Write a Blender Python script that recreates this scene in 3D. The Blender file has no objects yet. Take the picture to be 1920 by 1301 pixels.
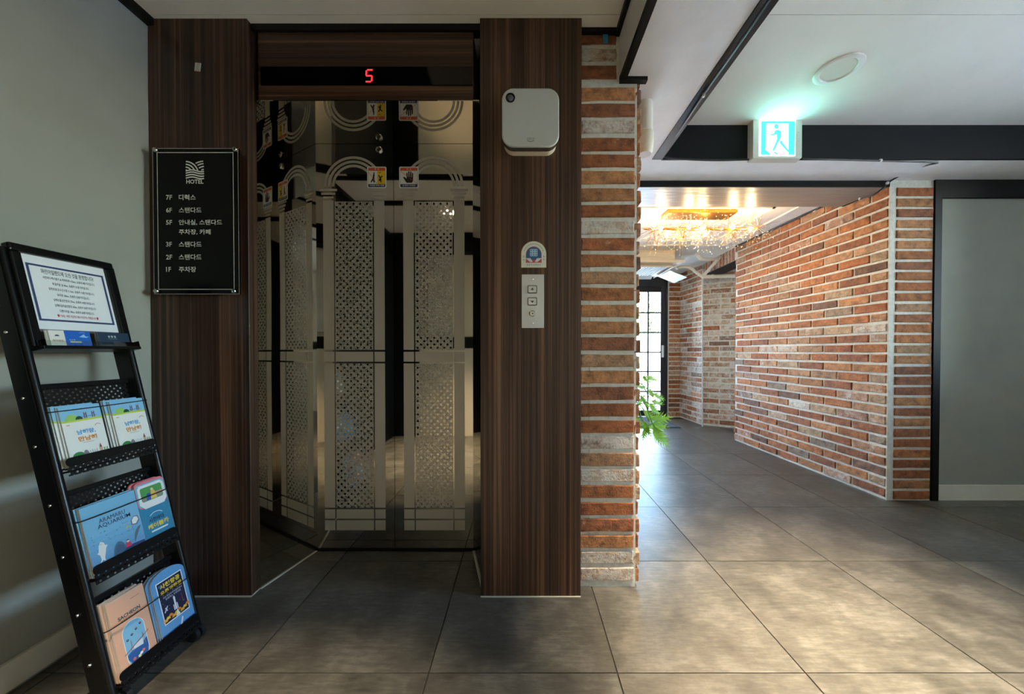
import bpy, math, random
from mathutils import Vector, Matrix, Euler

rnd = random.Random(11)
SC = bpy.context.scene
COL = SC.collection
RAD = math.radians

# ------------------------------------------------------------------ camera, sky, exposure
EYE = 1.03
FPX = 660.0                     # focal length in pixels of the 1920 wide frame
PITCH = RAD(0.64)
PX, PY = 978.0, 658.0 + FPX * math.tan(PITCH)
cam_data = bpy.data.cameras.new('camera')
cam_data.sensor_width = 36.0
cam_data.lens = FPX / 1920.0 * 36.0
cam_data.shift_x = -(PX - 960.0) / 1920.0
cam_data.shift_y = (PY - 650.5) / 1920.0
cam_data.clip_start = 0.01
cam = bpy.data.objects.new('camera', cam_data)
COL.objects.link(cam)
cam.location = (0, 0, EYE)
cam.rotation_euler = (RAD(90) - PITCH, 0, 0)
SC.camera = cam

SC.view_settings.view_transform = 'Standard'
SC.view_settings.look = 'None'
SC.view_settings.exposure = 1.15
SC.view_settings.gamma = 1.0
SC.view_settings.use_curve_mapping = False

SKY_STRENGTH = 4.6
DOWNLIGHT_W = 15.5
world = bpy.data.worlds.new('sky')
SC.world = world
world.use_nodes = True
wn = world.node_tree
wn.nodes.clear()
w_out = wn.nodes.new('ShaderNodeOutputWorld')
w_bg = wn.nodes.new('ShaderNodeBackground')
w_sky = wn.nodes.new('ShaderNodeTexSky')
w_sky.sky_type = 'NISHITA'
w_sky.sun_disc = False
w_sky.sun_elevation = RAD(48)
w_sky.sun_rotation = RAD(200)
w_bg.inputs['Strength'].default_value = SKY_STRENGTH
wn.links.new(w_sky.outputs[0], w_bg.inputs['Color'])
wn.links.new(w_bg.outputs[0], w_out.inputs['Surface'])


def portal(name, loc, rot, sx, sy):
    """opening that guides the daylight of the sky into the corridor"""
    d = bpy.data.lights.new(name, 'AREA')
    d.shape = 'RECTANGLE'
    d.size, d.size_y = sx, sy
    d.cycles.is_portal = True
    o = bpy.data.objects.new(name, d)
    COL.objects.link(o)
    o.location = loc
    o.rotation_euler = rot


portal('glazed_door_daylight', (1.42, 5.60, 1.05), (RAD(-90), 0, 0), 1.75, 2.1)
portal('lobby_window_offscreen', (4.22, 0.875, 1.64), (0, RAD(90), 0), 1.28, 1.45)

sun_d = bpy.data.lights.new('sun_offscreen', 'SUN')
sun_d.energy = 1.8
sun_d.angle = RAD(0.6)
sun_d.color = (1.0, 0.95, 0.88)
sun = bpy.data.objects.new('sun_offscreen', sun_d)
COL.objects.link(sun)
sun.location = (-4, 9, 8)
sun.rotation_euler = Vector((0.75, 0.25, -0.85)).to_track_quat('-Z', 'Y').to_euler()


# ------------------------------------------------------------------ geometry helpers
def at(px, py, depth):
    """the point seen at a pixel of the photograph, at a given distance in front of the lens plane"""
    a, b = (px - PX) / FPX, (PY - py) / FPX
    s, c = math.sin(PITCH), math.cos(PITCH)
    t = depth / (c + b * s)
    return Vector((a * t, depth, EYE + (-s + b * c) * t))


def tag(o, label=None, cat=None, group=None, kind=None):
    for k, v in (('label', label), ('category', cat), ('group', group), ('kind', kind)):
        if v:
            o[k] = v
    return o


def thing(name, label, cat, loc=(0, 0, 0), rot=(0, 0, 0), group=None, kind=None):
    o = bpy.data.objects.new(name, None)
    COL.objects.link(o)
    o.empty_display_size = 0.05
    o.location = loc
    o.rotation_euler = rot
    return tag(o, label, cat, group, kind)


def link(name, mesh, parent=None, loc=None, rot=None):
    o = bpy.data.objects.new(name, mesh)
    COL.objects.link(o)
    if parent is not None:
        o.parent = parent
    if loc is not None:
        o.location = loc
    if rot is not None:
        o.rotation_euler = rot
    return o


def copy_tree(o, parent=None):
    c = o.copy()
    COL.objects.link(c)
    c.parent = parent
    for ch in [k for k in o.children]:
        copy_tree(ch, c)
    return c


class MB:
    """collects shapes, links them as one mesh object"""

    def __init__(self):
        self.v, self.f, self.m, self.mats = [], [], [], []

    def mi(self, mat):
        if mat not in self.mats:
            self.mats.append(mat)
        return self.mats.index(mat)

    def face(self, pts, mat):
        n = len(self.v)
        self.v += [tuple(p) for p in pts]
        self.f.append(tuple(range(n, n + len(pts))))
        self.m.append(self.mi(mat))

    def box(self, a, b, mat):
        (x0, y0, z0), (x1, y1, z1) = a, b
        x0, x1 = min(x0, x1), max(x0, x1)
        y0, y1 = min(y0, y1), max(y0, y1)
        z0, z1 = min(z0, z1), max(z0, z1)
        n = len(self.v)
        self.v += [(x0, y0, z0), (x1, y0, z0), (x1, y1, z0), (x0, y1, z0),
                   (x0, y0, z1), (x1, y0, z1), (x1, y1, z1), (x0, y1, z1)]
        for q in ((0, 3, 2, 1), (4, 5, 6, 7), (0, 1, 5, 4), (1, 2, 6, 5), (2, 3, 7, 6), (3, 0, 4, 7)):
            self.f.append(tuple(n + i for i in q))
            self.m.append(self.mi(mat))
        return self

    def extr(self, poly, fn, d0, d1, mat, mat_side=None):
        """polygon (a, b) pushed from d0 to d1; fn(a, b, d) -> point"""
        n, k = len(self.v), len(poly)
        self.v += [tuple(fn(a, b, d0)) for a, b in poly] + [tuple(fn(a, b, d1)) for a, b in poly]
        self.f.append(tuple(range(n, n + k)))
        self.m.append(self.mi(mat))
        self.f.append(tuple(range(n + 2 * k - 1, n + k - 1, -1)))
        self.m.append(self.mi(mat))
        ms = self.mi(mat_side or mat)
        for i in range(k):
            j = (i + 1) % k
            self.f.append((n + i, n + k + i, n + k + j, n + j))
            self.m.append(ms)
        return self

    def tube(self, pts, r, mat, n=8, closed=False, cap=True):
        pts = [Vector(p) for p in pts]
        rings, prev = [], None
        for i, p in enumerate(pts):
            if closed:
                d = pts[(i + 1) % len(pts)] - pts[i - 1]
            else:
                d = pts[min(i + 1, len(pts) - 1)] - pts[max(i - 1, 0)]
            d.normalize()
            if prev is None:
                a = d.cross(Vector((0, 0, 1)))
                if a.length < 1e-3:
                    a = d.cross(Vector((0, 1, 0)))
            else:
                a = prev - d * prev.dot(d)
            a.normalize()
            prev = a
            b = d.cross(a)
            rr = r[i] if isinstance(r, (list, tuple)) else r
            base = len(self.v)
            for k in range(n):
                t = 2 * math.pi * k / n
                self.v.append(tuple(p + a * (rr * math.cos(t)) + b * (rr * math.sin(t))))
            rings.append(base)
        im = self.mi(mat)
        for i in range(len(rings) if closed else len(rings) - 1):
            A, B = rings[i], rings[(i + 1) % len(rings)]
            for k in range(n):
                self.f.append((A + k, A + (k + 1) % n, B + (k + 1) % n, B + k))
                self.m.append(im)
        if cap and not closed:
            self.f.append(tuple(rings[0] + k for k in reversed(range(n))))
            self.f.append(tuple(rings[-1] + k for k in range(n)))
            self.m += [im, im]
        return self

    def lathe(self, prof, mat, n=24, o=(0, 0, 0), axis='z'):
        base = len(self.v)
        for r, h in prof:
            for k in range(n):
                t = 2 * math.pi * k / n
                c, s = r * math.cos(t), r * math.sin(t)
                p = (c, s, h) if axis == 'z' else ((c, h, s) if axis == 'y' else (h, c, s))
                self.v.append((p[0] + o[0], p[1] + o[1], p[2] + o[2]))
        im = self.mi(mat)
        for i in range(len(prof) - 1):
            for k in range(n):
                a, b = base + i * n + k, base + i * n + (k + 1) % n
                self.f.append((a, b, b + n, a + n))
                self.m.append(im)
        self.f.append(tuple(base + k for k in range(n)))
        self.f.append(tuple(base + (len(prof) - 1) * n + k for k in range(n)))
        self.m += [im, im]
        return self

    def mesh(self, name, smooth=False):
        me = bpy.data.meshes.new(name)
        me.from_pydata(self.v, [], self.f)
        for m in self.mats:
            me.materials.append(m)
        me.polygons.foreach_set('material_index', self.m)
        if smooth:
            me.polygons.foreach_set('use_smooth', [True] * len(self.f))
        me.update()
        return me

    def build(self, name, parent=None, loc=None, rot=None, smooth=False, bevel=0, seg=2):
        o = link(name, self.mesh(name, smooth), parent, loc, rot)
        if bevel:
            b = o.modifiers.new('bevel', 'BEVEL')
            b.width, b.segments, b.limit_method, b.angle_limit = bevel, seg, 'ANGLE', RAD(40)
        if smooth:
            try:
                o.data.set_sharp_from_angle(angle=RAD(40))
            except Exception:
                pass
        return o


def box(name, a, b, mat, parent=None, bevel=0, loc=None, rot=None):
    return MB().box(a, b, mat).build(name, parent, loc, rot, bevel=bevel)


def struct(o, label=None):
    return tag(o, label=label, kind='structure')


def rrect(x0, y0, x1, y1, r, n=6):
    out = []
    for cx, cy, a in ((x1 - r, y0 + r, -90), (x1 - r, y1 - r, 0), (x0 + r, y1 - r, 90), (x0 + r, y0 + r, 180)):
        for k in range(n + 1):
            t = RAD(a + 90.0 * k / n)
            out.append((cx + r * math.cos(t), cy + r * math.sin(t)))
    return out


def bez(p, n=16):
    """smooth polyline through points"""
    p = [Vector(q) for q in p]
    out = []
    for i in range(len(p) - 1):
        a, b, c, d = p[max(i - 1, 0)], p[i], p[i + 1], p[min(i + 2, len(p) - 1)]
        for k in range(n):
            t = k / n
            out.append(0.5 * ((2 * b) + (c - a) * t + (2 * a - 5 * b + 4 * c - d) * t * t + (3 * b - a - 3 * c + d) * t ** 3))
    out.append(p[-1])
    return out


# ------------------------------------------------------------------ materials
def lin(c):
    c = c / 255.0
    return c / 12.92 if c <= 0.04045 else ((c + 0.055) / 1.055) ** 2.4


def rgb(r, g, b):
    return (lin(r), lin(g), lin(b), 1.0)


def new_mat(name):
    m = bpy.data.materials.new(name)
    m.use_nodes = True
    nt = m.node_tree
    return m, nt, nt.nodes['Principled BSDF']


def node(nt, kind, ins=None, **attrs):
    n = nt.nodes.new(kind)
    for k, v in attrs.items():
        setattr(n, k, v)
    for k, v in (ins or {}).items():
        if hasattr(v, 'is_output') or isinstance(v, bpy.types.NodeSocket):
            nt.links.new(v, n.inputs[k])
        else:
            n.inputs[k].default_value = v
    return n


def mth(nt, op, a, b=None, clamp=False):
    ins = {0: a}
    if b is not None:
        ins[1] = b
    return node(nt, 'ShaderNodeMath', ins, operation=op, use_clamp=clamp).outputs[0]


def ramp(nt, fac, stops):
    n = node(nt, 'ShaderNodeValToRGB', {0: fac})
    e = n.color_ramp.elements
    while len(e) < len(stops):
        e.new(0.5)
    for i, (p, c) in enumerate(stops):
        e[i].position = p
        e[i].color = c if len(c) == 4 else (*c, 1)
    return n.outputs[0]


def mixc(nt, fac, a, b, blend='MIX'):
    n = node(nt, 'ShaderNodeMix', data_type='RGBA', blend_type=blend)
    for k, v in ((0, fac), (6, a), (7, b)):
        if isinstance(v, bpy.types.NodeSocket):
            nt.links.new(v, n.inputs[k])
        else:
            n.inputs[k].default_value = v
    return n.outputs[2]


def bump(nt, bsdf, h, strength, dist):
    n = node(nt, 'ShaderNodeBump', {'Height': h, 'Strength': strength, 'Distance': dist})
    nt.links.new(n.outputs[0], bsdf.inputs['Normal'])


_plain = {}


def plain(c, rough=0.5, metal=0.0, name=None, noise=0.0, spec=0.5):
    """one colour (sRGB 0-255), optionally with a faint mottling"""
    key = (tuple(c), rough, metal, noise, spec)
    if key in _plain:
        return _plain[key]
    m, nt, b = new_mat(name or 'colour_%d_%d_%d' % tuple(c))
    b.inputs['Roughness'].default_value = rough
    b.inputs['Metallic'].default_value = metal
    b.inputs['Specular IOR Level'].default_value = spec
    col = rgb(*c)
    t = node(nt, 'ShaderNodeTexCoord')
    nz = node(nt, 'ShaderNodeTexNoise', {'Vector': t.outputs['Object'], 'Scale': 3.5, 'Detail': 5.0})
    k = 0.04 + noise
    lo = tuple(x * (1 - k) for x in col[:3])
    hi = tuple(min(1, x * (1 + k)) for x in col[:3])
    nt.links.new(ramp(nt, nz.outputs[0], [(0.3, lo), (0.7, hi)]), b.inputs['Base Color'])
    _plain[key] = m
    return m


def emit(name, c, strength):
    m, nt, b = new_mat(name)
    b.inputs['Base Color'].default_value = rgb(*c)
    b.inputs['Emission Color'].default_value = rgb(*c)
    b.inputs['Emission Strength'].default_value = strength
    return m


def wood(name, scale, bright=0.72):
    m, nt, b = new_mat(name)
    t = node(nt, 'ShaderNodeTexCoord')
    mp = node(nt, 'ShaderNodeMapping', {'Vector': t.outputs['Object'], 'Scale': scale})
    n1 = node(nt, 'ShaderNodeTexNoise', {'Vector': mp.outputs[0], 'Scale': 1.0, 'Detail': 5.0, 'Roughness': 0.65})
    mp2 = node(nt, 'ShaderNodeMapping', {'Vector': t.outputs['Object'], 'Scale': tuple(s * 0.17 for s in scale), 'Location': (3, 1, 2)})
    n2 = node(nt, 'ShaderNodeTexNoise', {'Vector': mp2.outputs[0], 'Scale': 1.0, 'Detail': 2.0})
    f = mth(nt, 'ADD', mth(nt, 'MULTIPLY', n1.outputs[0], 0.7), mth(nt, 'MULTIPLY', n2.outputs[0], 0.3))
    k = bright
    c = ramp(nt, f, [(0.36, (0.022 * k, 0.009 * k, 0.005 * k)), (0.47, (0.062 * k, 0.027 * k, 0.014 * k)),
                     (0.54, (0.115 * k, 0.055 * k, 0.030 * k)), (0.64, (0.27 * k, 0.135 * k, 0.070 * k))])
    nt.links.new(c, b.inputs['Base Color'])
    b.inputs['Roughness'].default_value = 0.38
    bump(nt, b, n1.outputs[0], 0.08, 0.002)
    return m


M = {}
M['wood'] = wood('dark_wood_upright_grain', (75, 75, 0.55))
M['wood_h'] = wood('dark_wood_level_grain', (0.55, 75, 75))
M['grey_wall'] = plain((152, 153, 143), 0.8, noise=0.03, name='grey_wall_paint')
M['grey_door'] = M['grey_wall']
M['white'] = plain((228, 224, 216), 0.75, name='white_paint')
M['cream'] = plain((214, 203, 182), 0.75, name='cream_paint')
M['ceil'] = plain((236, 232, 222), 0.8, name='ceiling_paint')
M['black'] = plain((12, 12, 12), 0.5, name='black_paint', spec=0.25)
M['black_mat'] = plain((13, 13, 13), 0.8, name='black_matt_paint', spec=0.25)
M['rack'] = plain((13, 13, 14), 0.32, name='rack_black_metal', spec=0.35)
M['skirting'] = plain((216, 210, 194), 0.55, name='skirting_paint')
M['chrome'] = plain((200, 200, 200), 0.15, 1.0, name='chrome')
M['brushed'] = plain((214, 214, 214), 0.16, 0.55, name='polished_plate')
M['caulk'] = plain((205, 200, 185), 0.8, name='white_caulk')
M['rubber'] = plain((20, 20, 20), 0.8, name='rubber')
M['gold'] = plain((196, 142, 66), 0.3, 1.0, name='gold')
M['cable'] = plain((24, 25, 28), 0.45, name='cable_sheath')
M['clip'] = plain((215, 215, 215), 0.4, name='cable_clip')


def make_textured_white():
    m, nt, b = new_mat('white_plaster')
    t = node(nt, 'ShaderNodeTexCoord')
    n = node(nt, 'ShaderNodeTexNoise', {'Vector': t.outputs['Object'], 'Scale': 9.0, 'Detail': 6.0, 'Roughness': 0.6})
    nt.links.new(ramp(nt, n.outputs[0], [(0.3, (0.80, 0.795, 0.785)), (0.7, (0.87, 0.865, 0.86))]), b.inputs['Base Color'])
    b.inputs['Roughness'].default_value = 0.6
    bump(nt, b, n.outputs[0], 0.5, 0.006)
    return m


M['plaster'] = make_textured_white()


def make_beam_paint():
    m, nt, b = new_mat('taupe_beam_paint')
    t = node(nt, 'ShaderNodeTexCoord')
    mp = node(nt, 'ShaderNodeMapping', {'Vector': t.outputs['Object'], 'Scale': (3, 14, 3)})
    n = node(nt, 'ShaderNodeTexNoise', {'Vector': mp.outputs[0], 'Scale': 1.6, 'Detail': 5.0})
    nt.links.new(ramp(nt, n.outputs[0], [(0.3, (0.24, 0.212, 0.188)), (0.7, (0.26, 0.230, 0.204))]), b.inputs['Base Color'])
    b.inputs['Roughness'].default_value = 0.32
    bump(nt, b, n.outputs[0], 0.35, 0.01)
    return m


M['taupe'] = make_beam_paint()


def make_steel(name, base, rough, warp=0.0):
    m, nt, b = new_mat(name)
    t = node(nt, 'ShaderNodeTexCoord')
    n = node(nt, 'ShaderNodeTexNoise', {'Vector': t.outputs['Object'], 'Scale': 2.2, 'Detail': 1.0})
    b.inputs['Base Color'].default_value = (*base, 1)
    b.inputs['Metallic'].default_value = 1.0
    nt.links.new(mth(nt, 'ADD', mth(nt, 'MULTIPLY', n.outputs[0], 0.03), rough - 0.015), b.inputs['Roughness'])
    if warp:
        bump(nt, b, n.outputs[0], warp, 0.02)
    return m


M['mirror'] = make_steel('mirror_steel', (0.56, 0.53, 0.47), 0.025, 0.05)
M['mirror_side'] = M['mirror']
M['etched'] = make_steel('etched_steel', (0.56, 0.53, 0.47), 0.55)
M['etched'].node_tree.nodes['Principled BSDF'].inputs['Metallic'].default_value = 0.6


def make_lattice():
    m, nt, b = new_mat('etched_lattice_steel')
    t = node(nt, 'ShaderNodeTexCoord')
    s = node(nt, 'ShaderNodeSeparateXYZ', {0: t.outputs['Object']})

    def cell(shift):
        d = []
        for ax in (0, 2):
            f = mth(nt, 'FRACT', mth(nt, 'ADD', mth(nt, 'MULTIPLY', s.outputs[ax], 1 / 0.0343), 50 + shift))
            d.append(mth(nt, 'POWER', mth(nt, 'ABSOLUTE', mth(nt, 'SUBTRACT', f, 0.5)), 2.0))
        return mth(nt, 'SQRT', mth(nt, 'ADD', d[0], d[1]))
    dist = mth(nt, 'MINIMUM', cell(0.0), cell(0.5))
    dot = mth(nt, 'LESS_THAN', dist, 0.165)
    vor = node(nt, 'ShaderNodeTexVoronoi', {'Vector': t.outputs['Object'], 'Scale': 95.0}, feature='DISTANCE_TO_EDGE')
    vein = mth(nt, 'MULTIPLY', mth(nt, 'LESS_THAN', vor.outputs['Distance'], 0.055), 0.6)
    mask = mth(nt, 'MAXIMUM', dot, vein)
    nt.links.new(mixc(nt, mask, (0.56, 0.53, 0.47, 1), (0.42, 0.40, 0.35, 1)), b.inputs['Base Color'])
    nt.links.new(mth(nt, 'SUBTRACT', 0.55, mth(nt, 'MULTIPLY', mask, 0.52)), b.inputs['Roughness'])
    nt.links.new(mth(nt, 'ADD', 0.6, mth(nt, 'MULTIPLY', mask, 0.4)), b.inputs['Metallic'])
    return m


M['lattice'] = make_lattice()


def make_tile():
    m, nt, b = new_mat('stone_look_floor_tile')
    t = node(nt, 'ShaderNodeTexCoord')
    oi = node(nt, 'ShaderNodeObjectInfo')
    off = node(nt, 'ShaderNodeVectorMath', {0: t.outputs['Object'], 1: (0, 0, 0)}, operation='ADD')
    cmb = node(nt, 'ShaderNodeCombineXYZ', {0: mth(nt, 'MULTIPLY', oi.outputs['Random'], 37.0), 1: mth(nt, 'MULTIPLY', oi.outputs['Random'], 91.0)})
    nt.links.new(cmb.outputs[0], off.inputs[1])
    n1 = node(nt, 'ShaderNodeTexNoise', {'Vector': off.outputs[0], 'Scale': 5.0, 'Detail': 7.0, 'Roughness': 0.68})
    mp = node(nt, 'ShaderNodeMapping', {'Vector': off.outputs[0], 'Scale': (14, 70, 1), 'Rotation': (0, 0, 0.35)})
    n2 = node(nt, 'ShaderNodeTexNoise', {'Vector': mp.outputs[0], 'Scale': 1.0, 'Detail': 5.0, 'Roughness': 0.7})
    f = mth(nt, 'ADD', mth(nt, 'MULTIPLY', n1.outputs[0], 0.62), mth(nt, 'MULTIPLY', n2.outputs[0], 0.38))
    c = ramp(nt, f, [(0.36, (0.038, 0.0355, 0.030)), (0.5, (0.082, 0.076, 0.064)), (0.62, (0.145, 0.135, 0.115))])
    tone = mth(nt, 'ADD', 0.9, mth(nt, 'MULTIPLY', oi.outputs['Random'], 0.2))
    g = node(nt, 'ShaderNodeCombineXYZ', {0: tone, 1: tone, 2: tone})
    nt.links.new(mixc(nt, 1.0, c, g.outputs[0], 'MULTIPLY'), b.inputs['Base Color'])
    nt.links.new(mth(nt, 'ADD', 0.29, mth(nt, 'MULTIPLY', n1.outputs[0], 0.12)), b.inputs['Roughness'])
    b.inputs['Specular IOR Level'].default_value = 0.75
    bump(nt, b, f, 0.06, 0.002)
    return m


M['tile'] = make_tile()
M['grout'] = plain((66, 62, 54), 0.9, name='grout')


def make_mortar():
    m, nt, b = new_mat('pale_mortar')
    t = node(nt, 'ShaderNodeTexCoord')
    n = node(nt, 'ShaderNodeTexNoise', {'Vector': t.outputs['Object'], 'Scale': 38.0, 'Detail': 6.0, 'Roughness': 0.65})
    nt.links.new(ramp(nt, n.outputs[0], [(0.3, (0.56, 0.54, 0.48)), (0.7, (0.76, 0.74, 0.67))]), b.inputs['Base Color'])
    b.inputs['Roughness'].default_value = 0.9
    bump(nt, b, n.outputs[0], 0.6, 0.004)
    return m


M['mortar'] = make_mortar()


def make_brick():
    """the object's own colour gives the fired clay, its alpha how much old lime is left on the face"""
    m, nt, b = new_mat('reclaimed_brick')
    t = node(nt, 'ShaderNodeTexCoord')
    oi = node(nt, 'ShaderNodeObjectInfo')
    cmb = node(nt, 'ShaderNodeCombineXYZ', {0: mth(nt, 'MULTIPLY', oi.outputs['Random'], 31.0), 2: mth(nt, 'MULTIPLY', oi.outputs['Random'], 77.0)})
    p = node(nt, 'ShaderNodeVectorMath', {0: t.outputs['Object'], 1: cmb.outputs[0]}, operation='ADD').outputs[0]
    n1 = node(nt, 'ShaderNodeTexNoise', {'Vector': p, 'Scale': 22.0, 'Detail': 6.0, 'Roughness': 0.7})
    n2 = node(nt, 'ShaderNodeTexNoise', {'Vector': p, 'Scale': 13.0, 'Detail': 5.0, 'Roughness': 0.75})
    n3 = node(nt, 'ShaderNodeTexNoise', {'Vector': p, 'Scale': 90.0, 'Detail': 3.0, 'Roughness': 0.7})
    shade = ramp(nt, n1.outputs[0], [(0.34, (0.42, 0.40, 0.38)), (0.5, (0.95, 0.95, 0.95)), (0.66, (1.4, 1.36, 1.3))])
    c = mixc(nt, 1.0, oi.outputs['Color'], shade, 'MULTIPLY')
    # lime left in patches
    lim = mth(nt, 'ADD', n2.outputs[0], mth(nt, 'MULTIPLY', mth(nt, 'SUBTRACT', n3.outputs[0], 0.5), 0.35))
    thr = mth(nt, 'SUBTRACT', 0.80, mth(nt, 'MULTIPLY', oi.outputs['Alpha'], 0.45))
    mask = mth(nt, 'MULTIPLY', mth(nt, 'SUBTRACT', lim, thr), 6.0, clamp=True)
    c = mixc(nt, mth(nt, 'MULTIPLY', mask, 0.82), c, (0.68, 0.65, 0.60, 1))
    # pits
    pit = ramp(nt, n3.outputs[0], [(0.25, (0.45, 0.42, 0.4)), (0.34, (1, 1, 1))])
    c = mixc(nt, 1.0, c, pit, 'MULTIPLY')
    nt.links.new(c, b.inputs['Base Color'])
    b.inputs['Roughness'].default_value = 0.85
    h = mth(nt, 'ADD', n1.outputs[0], mth(nt, 'MULTIPLY', n3.outputs[0], 0.6))
    bump(nt, b, h, 0.8, 0.007)
    return m


M['brick'] = make_brick()


def make_glass():
    m, nt, b = new_mat('clear_glass')
    out = nt.nodes['Material Output']
    nt.nodes.remove(b)
    tr = node(nt, 'ShaderNodeBsdfTransparent')
    tr.inputs[0].default_value = (0.93, 0.96, 0.95, 1)
    gl = node(nt, 'ShaderNodeBsdfGlossy', {'Roughness': 0.02})
    fr = node(nt, 'ShaderNodeFresnel', {'IOR': 1.45})
    mx = node(nt, 'ShaderNodeMixShader', {0: fr.outputs[0], 1: tr.outputs[0], 2: gl.outputs[0]})
    nt.links.new(mx.outputs[0], out.inputs['Surface'])
    return m


M['glass'] = make_glass()


def make_perforated():
    m, nt, b = new_mat('perforated_black_sheet')
    out = nt.nodes['Material Output']
    b.inputs['Base Color'].default_value = rgb(13, 13, 14)
    b.inputs['Roughness'].default_value = 0.35
    t = node(nt, 'ShaderNodeTexCoord')
    s = node(nt, 'ShaderNodeSeparateXYZ', {0: t.outputs['Object']})

    def cell(shift):
        d = []
        for ax in (0, 2):
            f = mth(nt, 'FRACT', mth(nt, 'ADD', mth(nt, 'MULTIPLY', s.outputs[ax], 1 / 0.0185), 60 + shift))
            d.append(mth(nt, 'POWER', mth(nt, 'ABSOLUTE', mth(nt, 'SUBTRACT', f, 0.5)), 2.0))
        return mth(nt, 'SQRT', mth(nt, 'ADD', d[0], d[1]))
    hole = mth(nt, 'LESS_THAN', mth(nt, 'MINIMUM', cell(0.0), cell(0.5)), 0.17)
    tr = node(nt, 'ShaderNodeBsdfTransparent')
    mx = node(nt, 'ShaderNodeMixShader', {0: hole, 1: b.outputs[0], 2: tr.outputs[0]})
    nt.links.new(mx.outputs[0], out.inputs['Surface'])
    return m


M['perforated'] = make_perforated()


# ------------------------------------------------------------------ printing: flat colour shapes laid on a face that looks along -y
_txt = {}
SCRATCH = bpy.data.scenes.new('lettering_scratch')


def text_shape(body, bold=0.0):
    key = (body, bold)
    if key not in _txt:
        c = bpy.data.curves.new('lettering', 'FONT')
        c.body = body
        c.resolution_u = 2
        c.offset = bold
        o = bpy.data.objects.new('lettering', c)
        SCRATCH.collection.objects.link(o)
        SCRATCH.view_layers[0].update()
        me = bpy.data.meshes.new_from_object(o.evaluated_get(SCRATCH.view_layers[0].depsgraph))
        vs = [(v.co.x, v.co.y) for v in me.vertices]
        fs = [tuple(p.vertices) for p in me.polygons]
        bpy.data.objects.remove(o)
        bpy.data.curves.remove(c)
        bpy.data.meshes.remove(me)
        xs, ys = [p[0] for p in vs] or [0, 1], [p[1] for p in vs] or [0, 1]
        _txt[key] = (vs, fs, min(xs), max(xs), min(ys), max(ys))
    return _txt[key]


class Print(MB):
    STEP = 0.00022

    def _p(self, u, v, k):
        return (u, -self.STEP * k, v)

    def poly(self, pts, c, k=1):
        mat = c if not isinstance(c, tuple) else plain(c, 0.55)
        n = len(self.v)
        self.v += [self._p(u, v, k) for u, v in pts]
        self.f.append(tuple(range(n, n + len(pts))))
        self.m.append(self.mi(mat))

    def rect(self, u0, v0, u1, v1, c, k=1):
        self.poly([(u0, v0), (u1, v0), (u1, v1), (u0, v1)], c, k)

    def ell(self, u, v, ru, rv, c, k=1, n=20, a0=0, a1=360):
        full = abs(a1 - a0) >= 360
        m = n if full else n + 1
        self.poly([(u + ru * math.cos(RAD(a0 + (a1 - a0) * i / n)), v + rv * math.sin(RAD(a0 + (a1 - a0) * i / n))) for i in range(m)], c, k)

    def stroke(self, pts, w, c, k=1):
        mat = c if not isinstance(c, tuple) else plain(c, 0.55)
        L, Rr = [], []
        for i, (u, v) in enumerate(pts):
            a, b = pts[max(i - 1, 0)], pts[min(i + 1, len(pts) - 1)]
            du, dv = b[0] - a[0], b[1] - a[1]
            d = math.hypot(du, dv) or 1
            nu, nv = -dv / d * w / 2, du / d * w / 2
            L.append((u + nu, v + nv))
            Rr.append((u - nu, v - nv))
        for i in range(len(pts) - 1):
            n = len(self.v)
            self.v += [self._p(*q, k) for q in (Rr[i], Rr[i + 1], L[i + 1], L[i])]
            self.f.append((n, n + 1, n + 2, n + 3))
            self.m.append(self.mi(mat))

    def arc(self, u, v, r, a0, a1, w, c, k=1, n=20):
        self.stroke([(u + r * math.cos(RAD(a0 + (a1 - a0) * i / n)), v + r * math.sin(RAD(a0 + (a1 - a0) * i / n))) for i in range(n + 1)], w, c, k)

    def frame(self, u0, v0, u1, v1, w, c, k=1):
        self.rect(u0, v0, u1, v0 + w, c, k)
        self.rect(u0, v1 - w, u1, v1, c, k)
        self.rect(u0, v0 + w, u0 + w, v1 - w, c, k)
        self.rect(u1 - w, v0 + w, u1, v1 - w, c, k)

    def text(self, body, u, v, c, h=None, w=None, align='c', k=2, bold=0.0, rot=0.0):
        """h: letter height, w: line width; (u, v) is the line's middle (or its left end)"""
        mat = c if not isinstance(c, tuple) else plain(c, 0.55)
        vs, fs, x0, x1, y0, y1 = text_shape(body, bold)
        sx = w / (x1 - x0) if w else h / (y1 - y0)
        sy = h / (y1 - y0) if h else sx
        ou = u - (x1 + x0) / 2 * sx if align == 'c' else u - x0 * sx
        ov = v - (y1 + y0) / 2 * sy
        n = len(self.v)
        cr, sr = math.cos(rot), math.sin(rot)
        for x, y in vs:
            a, b = ou + x * sx - u, ov + y * sy - v
            self.v.append(self._p(u + a * cr - b * sr, v + a * sr + b * cr, k))
        im = self.mi(mat)
        for f in fs:
            self.f.append(tuple(n + i for i in f))
            self.m.append(im)


FRONT = lambda a, b, d: (a, d, b)      # polygon in the x-z plane, pushed along y

# ------------------------------------------------------------------ the setting
CZ, BZ, B2Z, KZ = 2.40, 2.195, 2.153, 2.235      # ceiling, beam underside, second beam underside, corridor ceiling
EY = 1.811                                       # elevator door plane
WALL_L = -1.543

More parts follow.
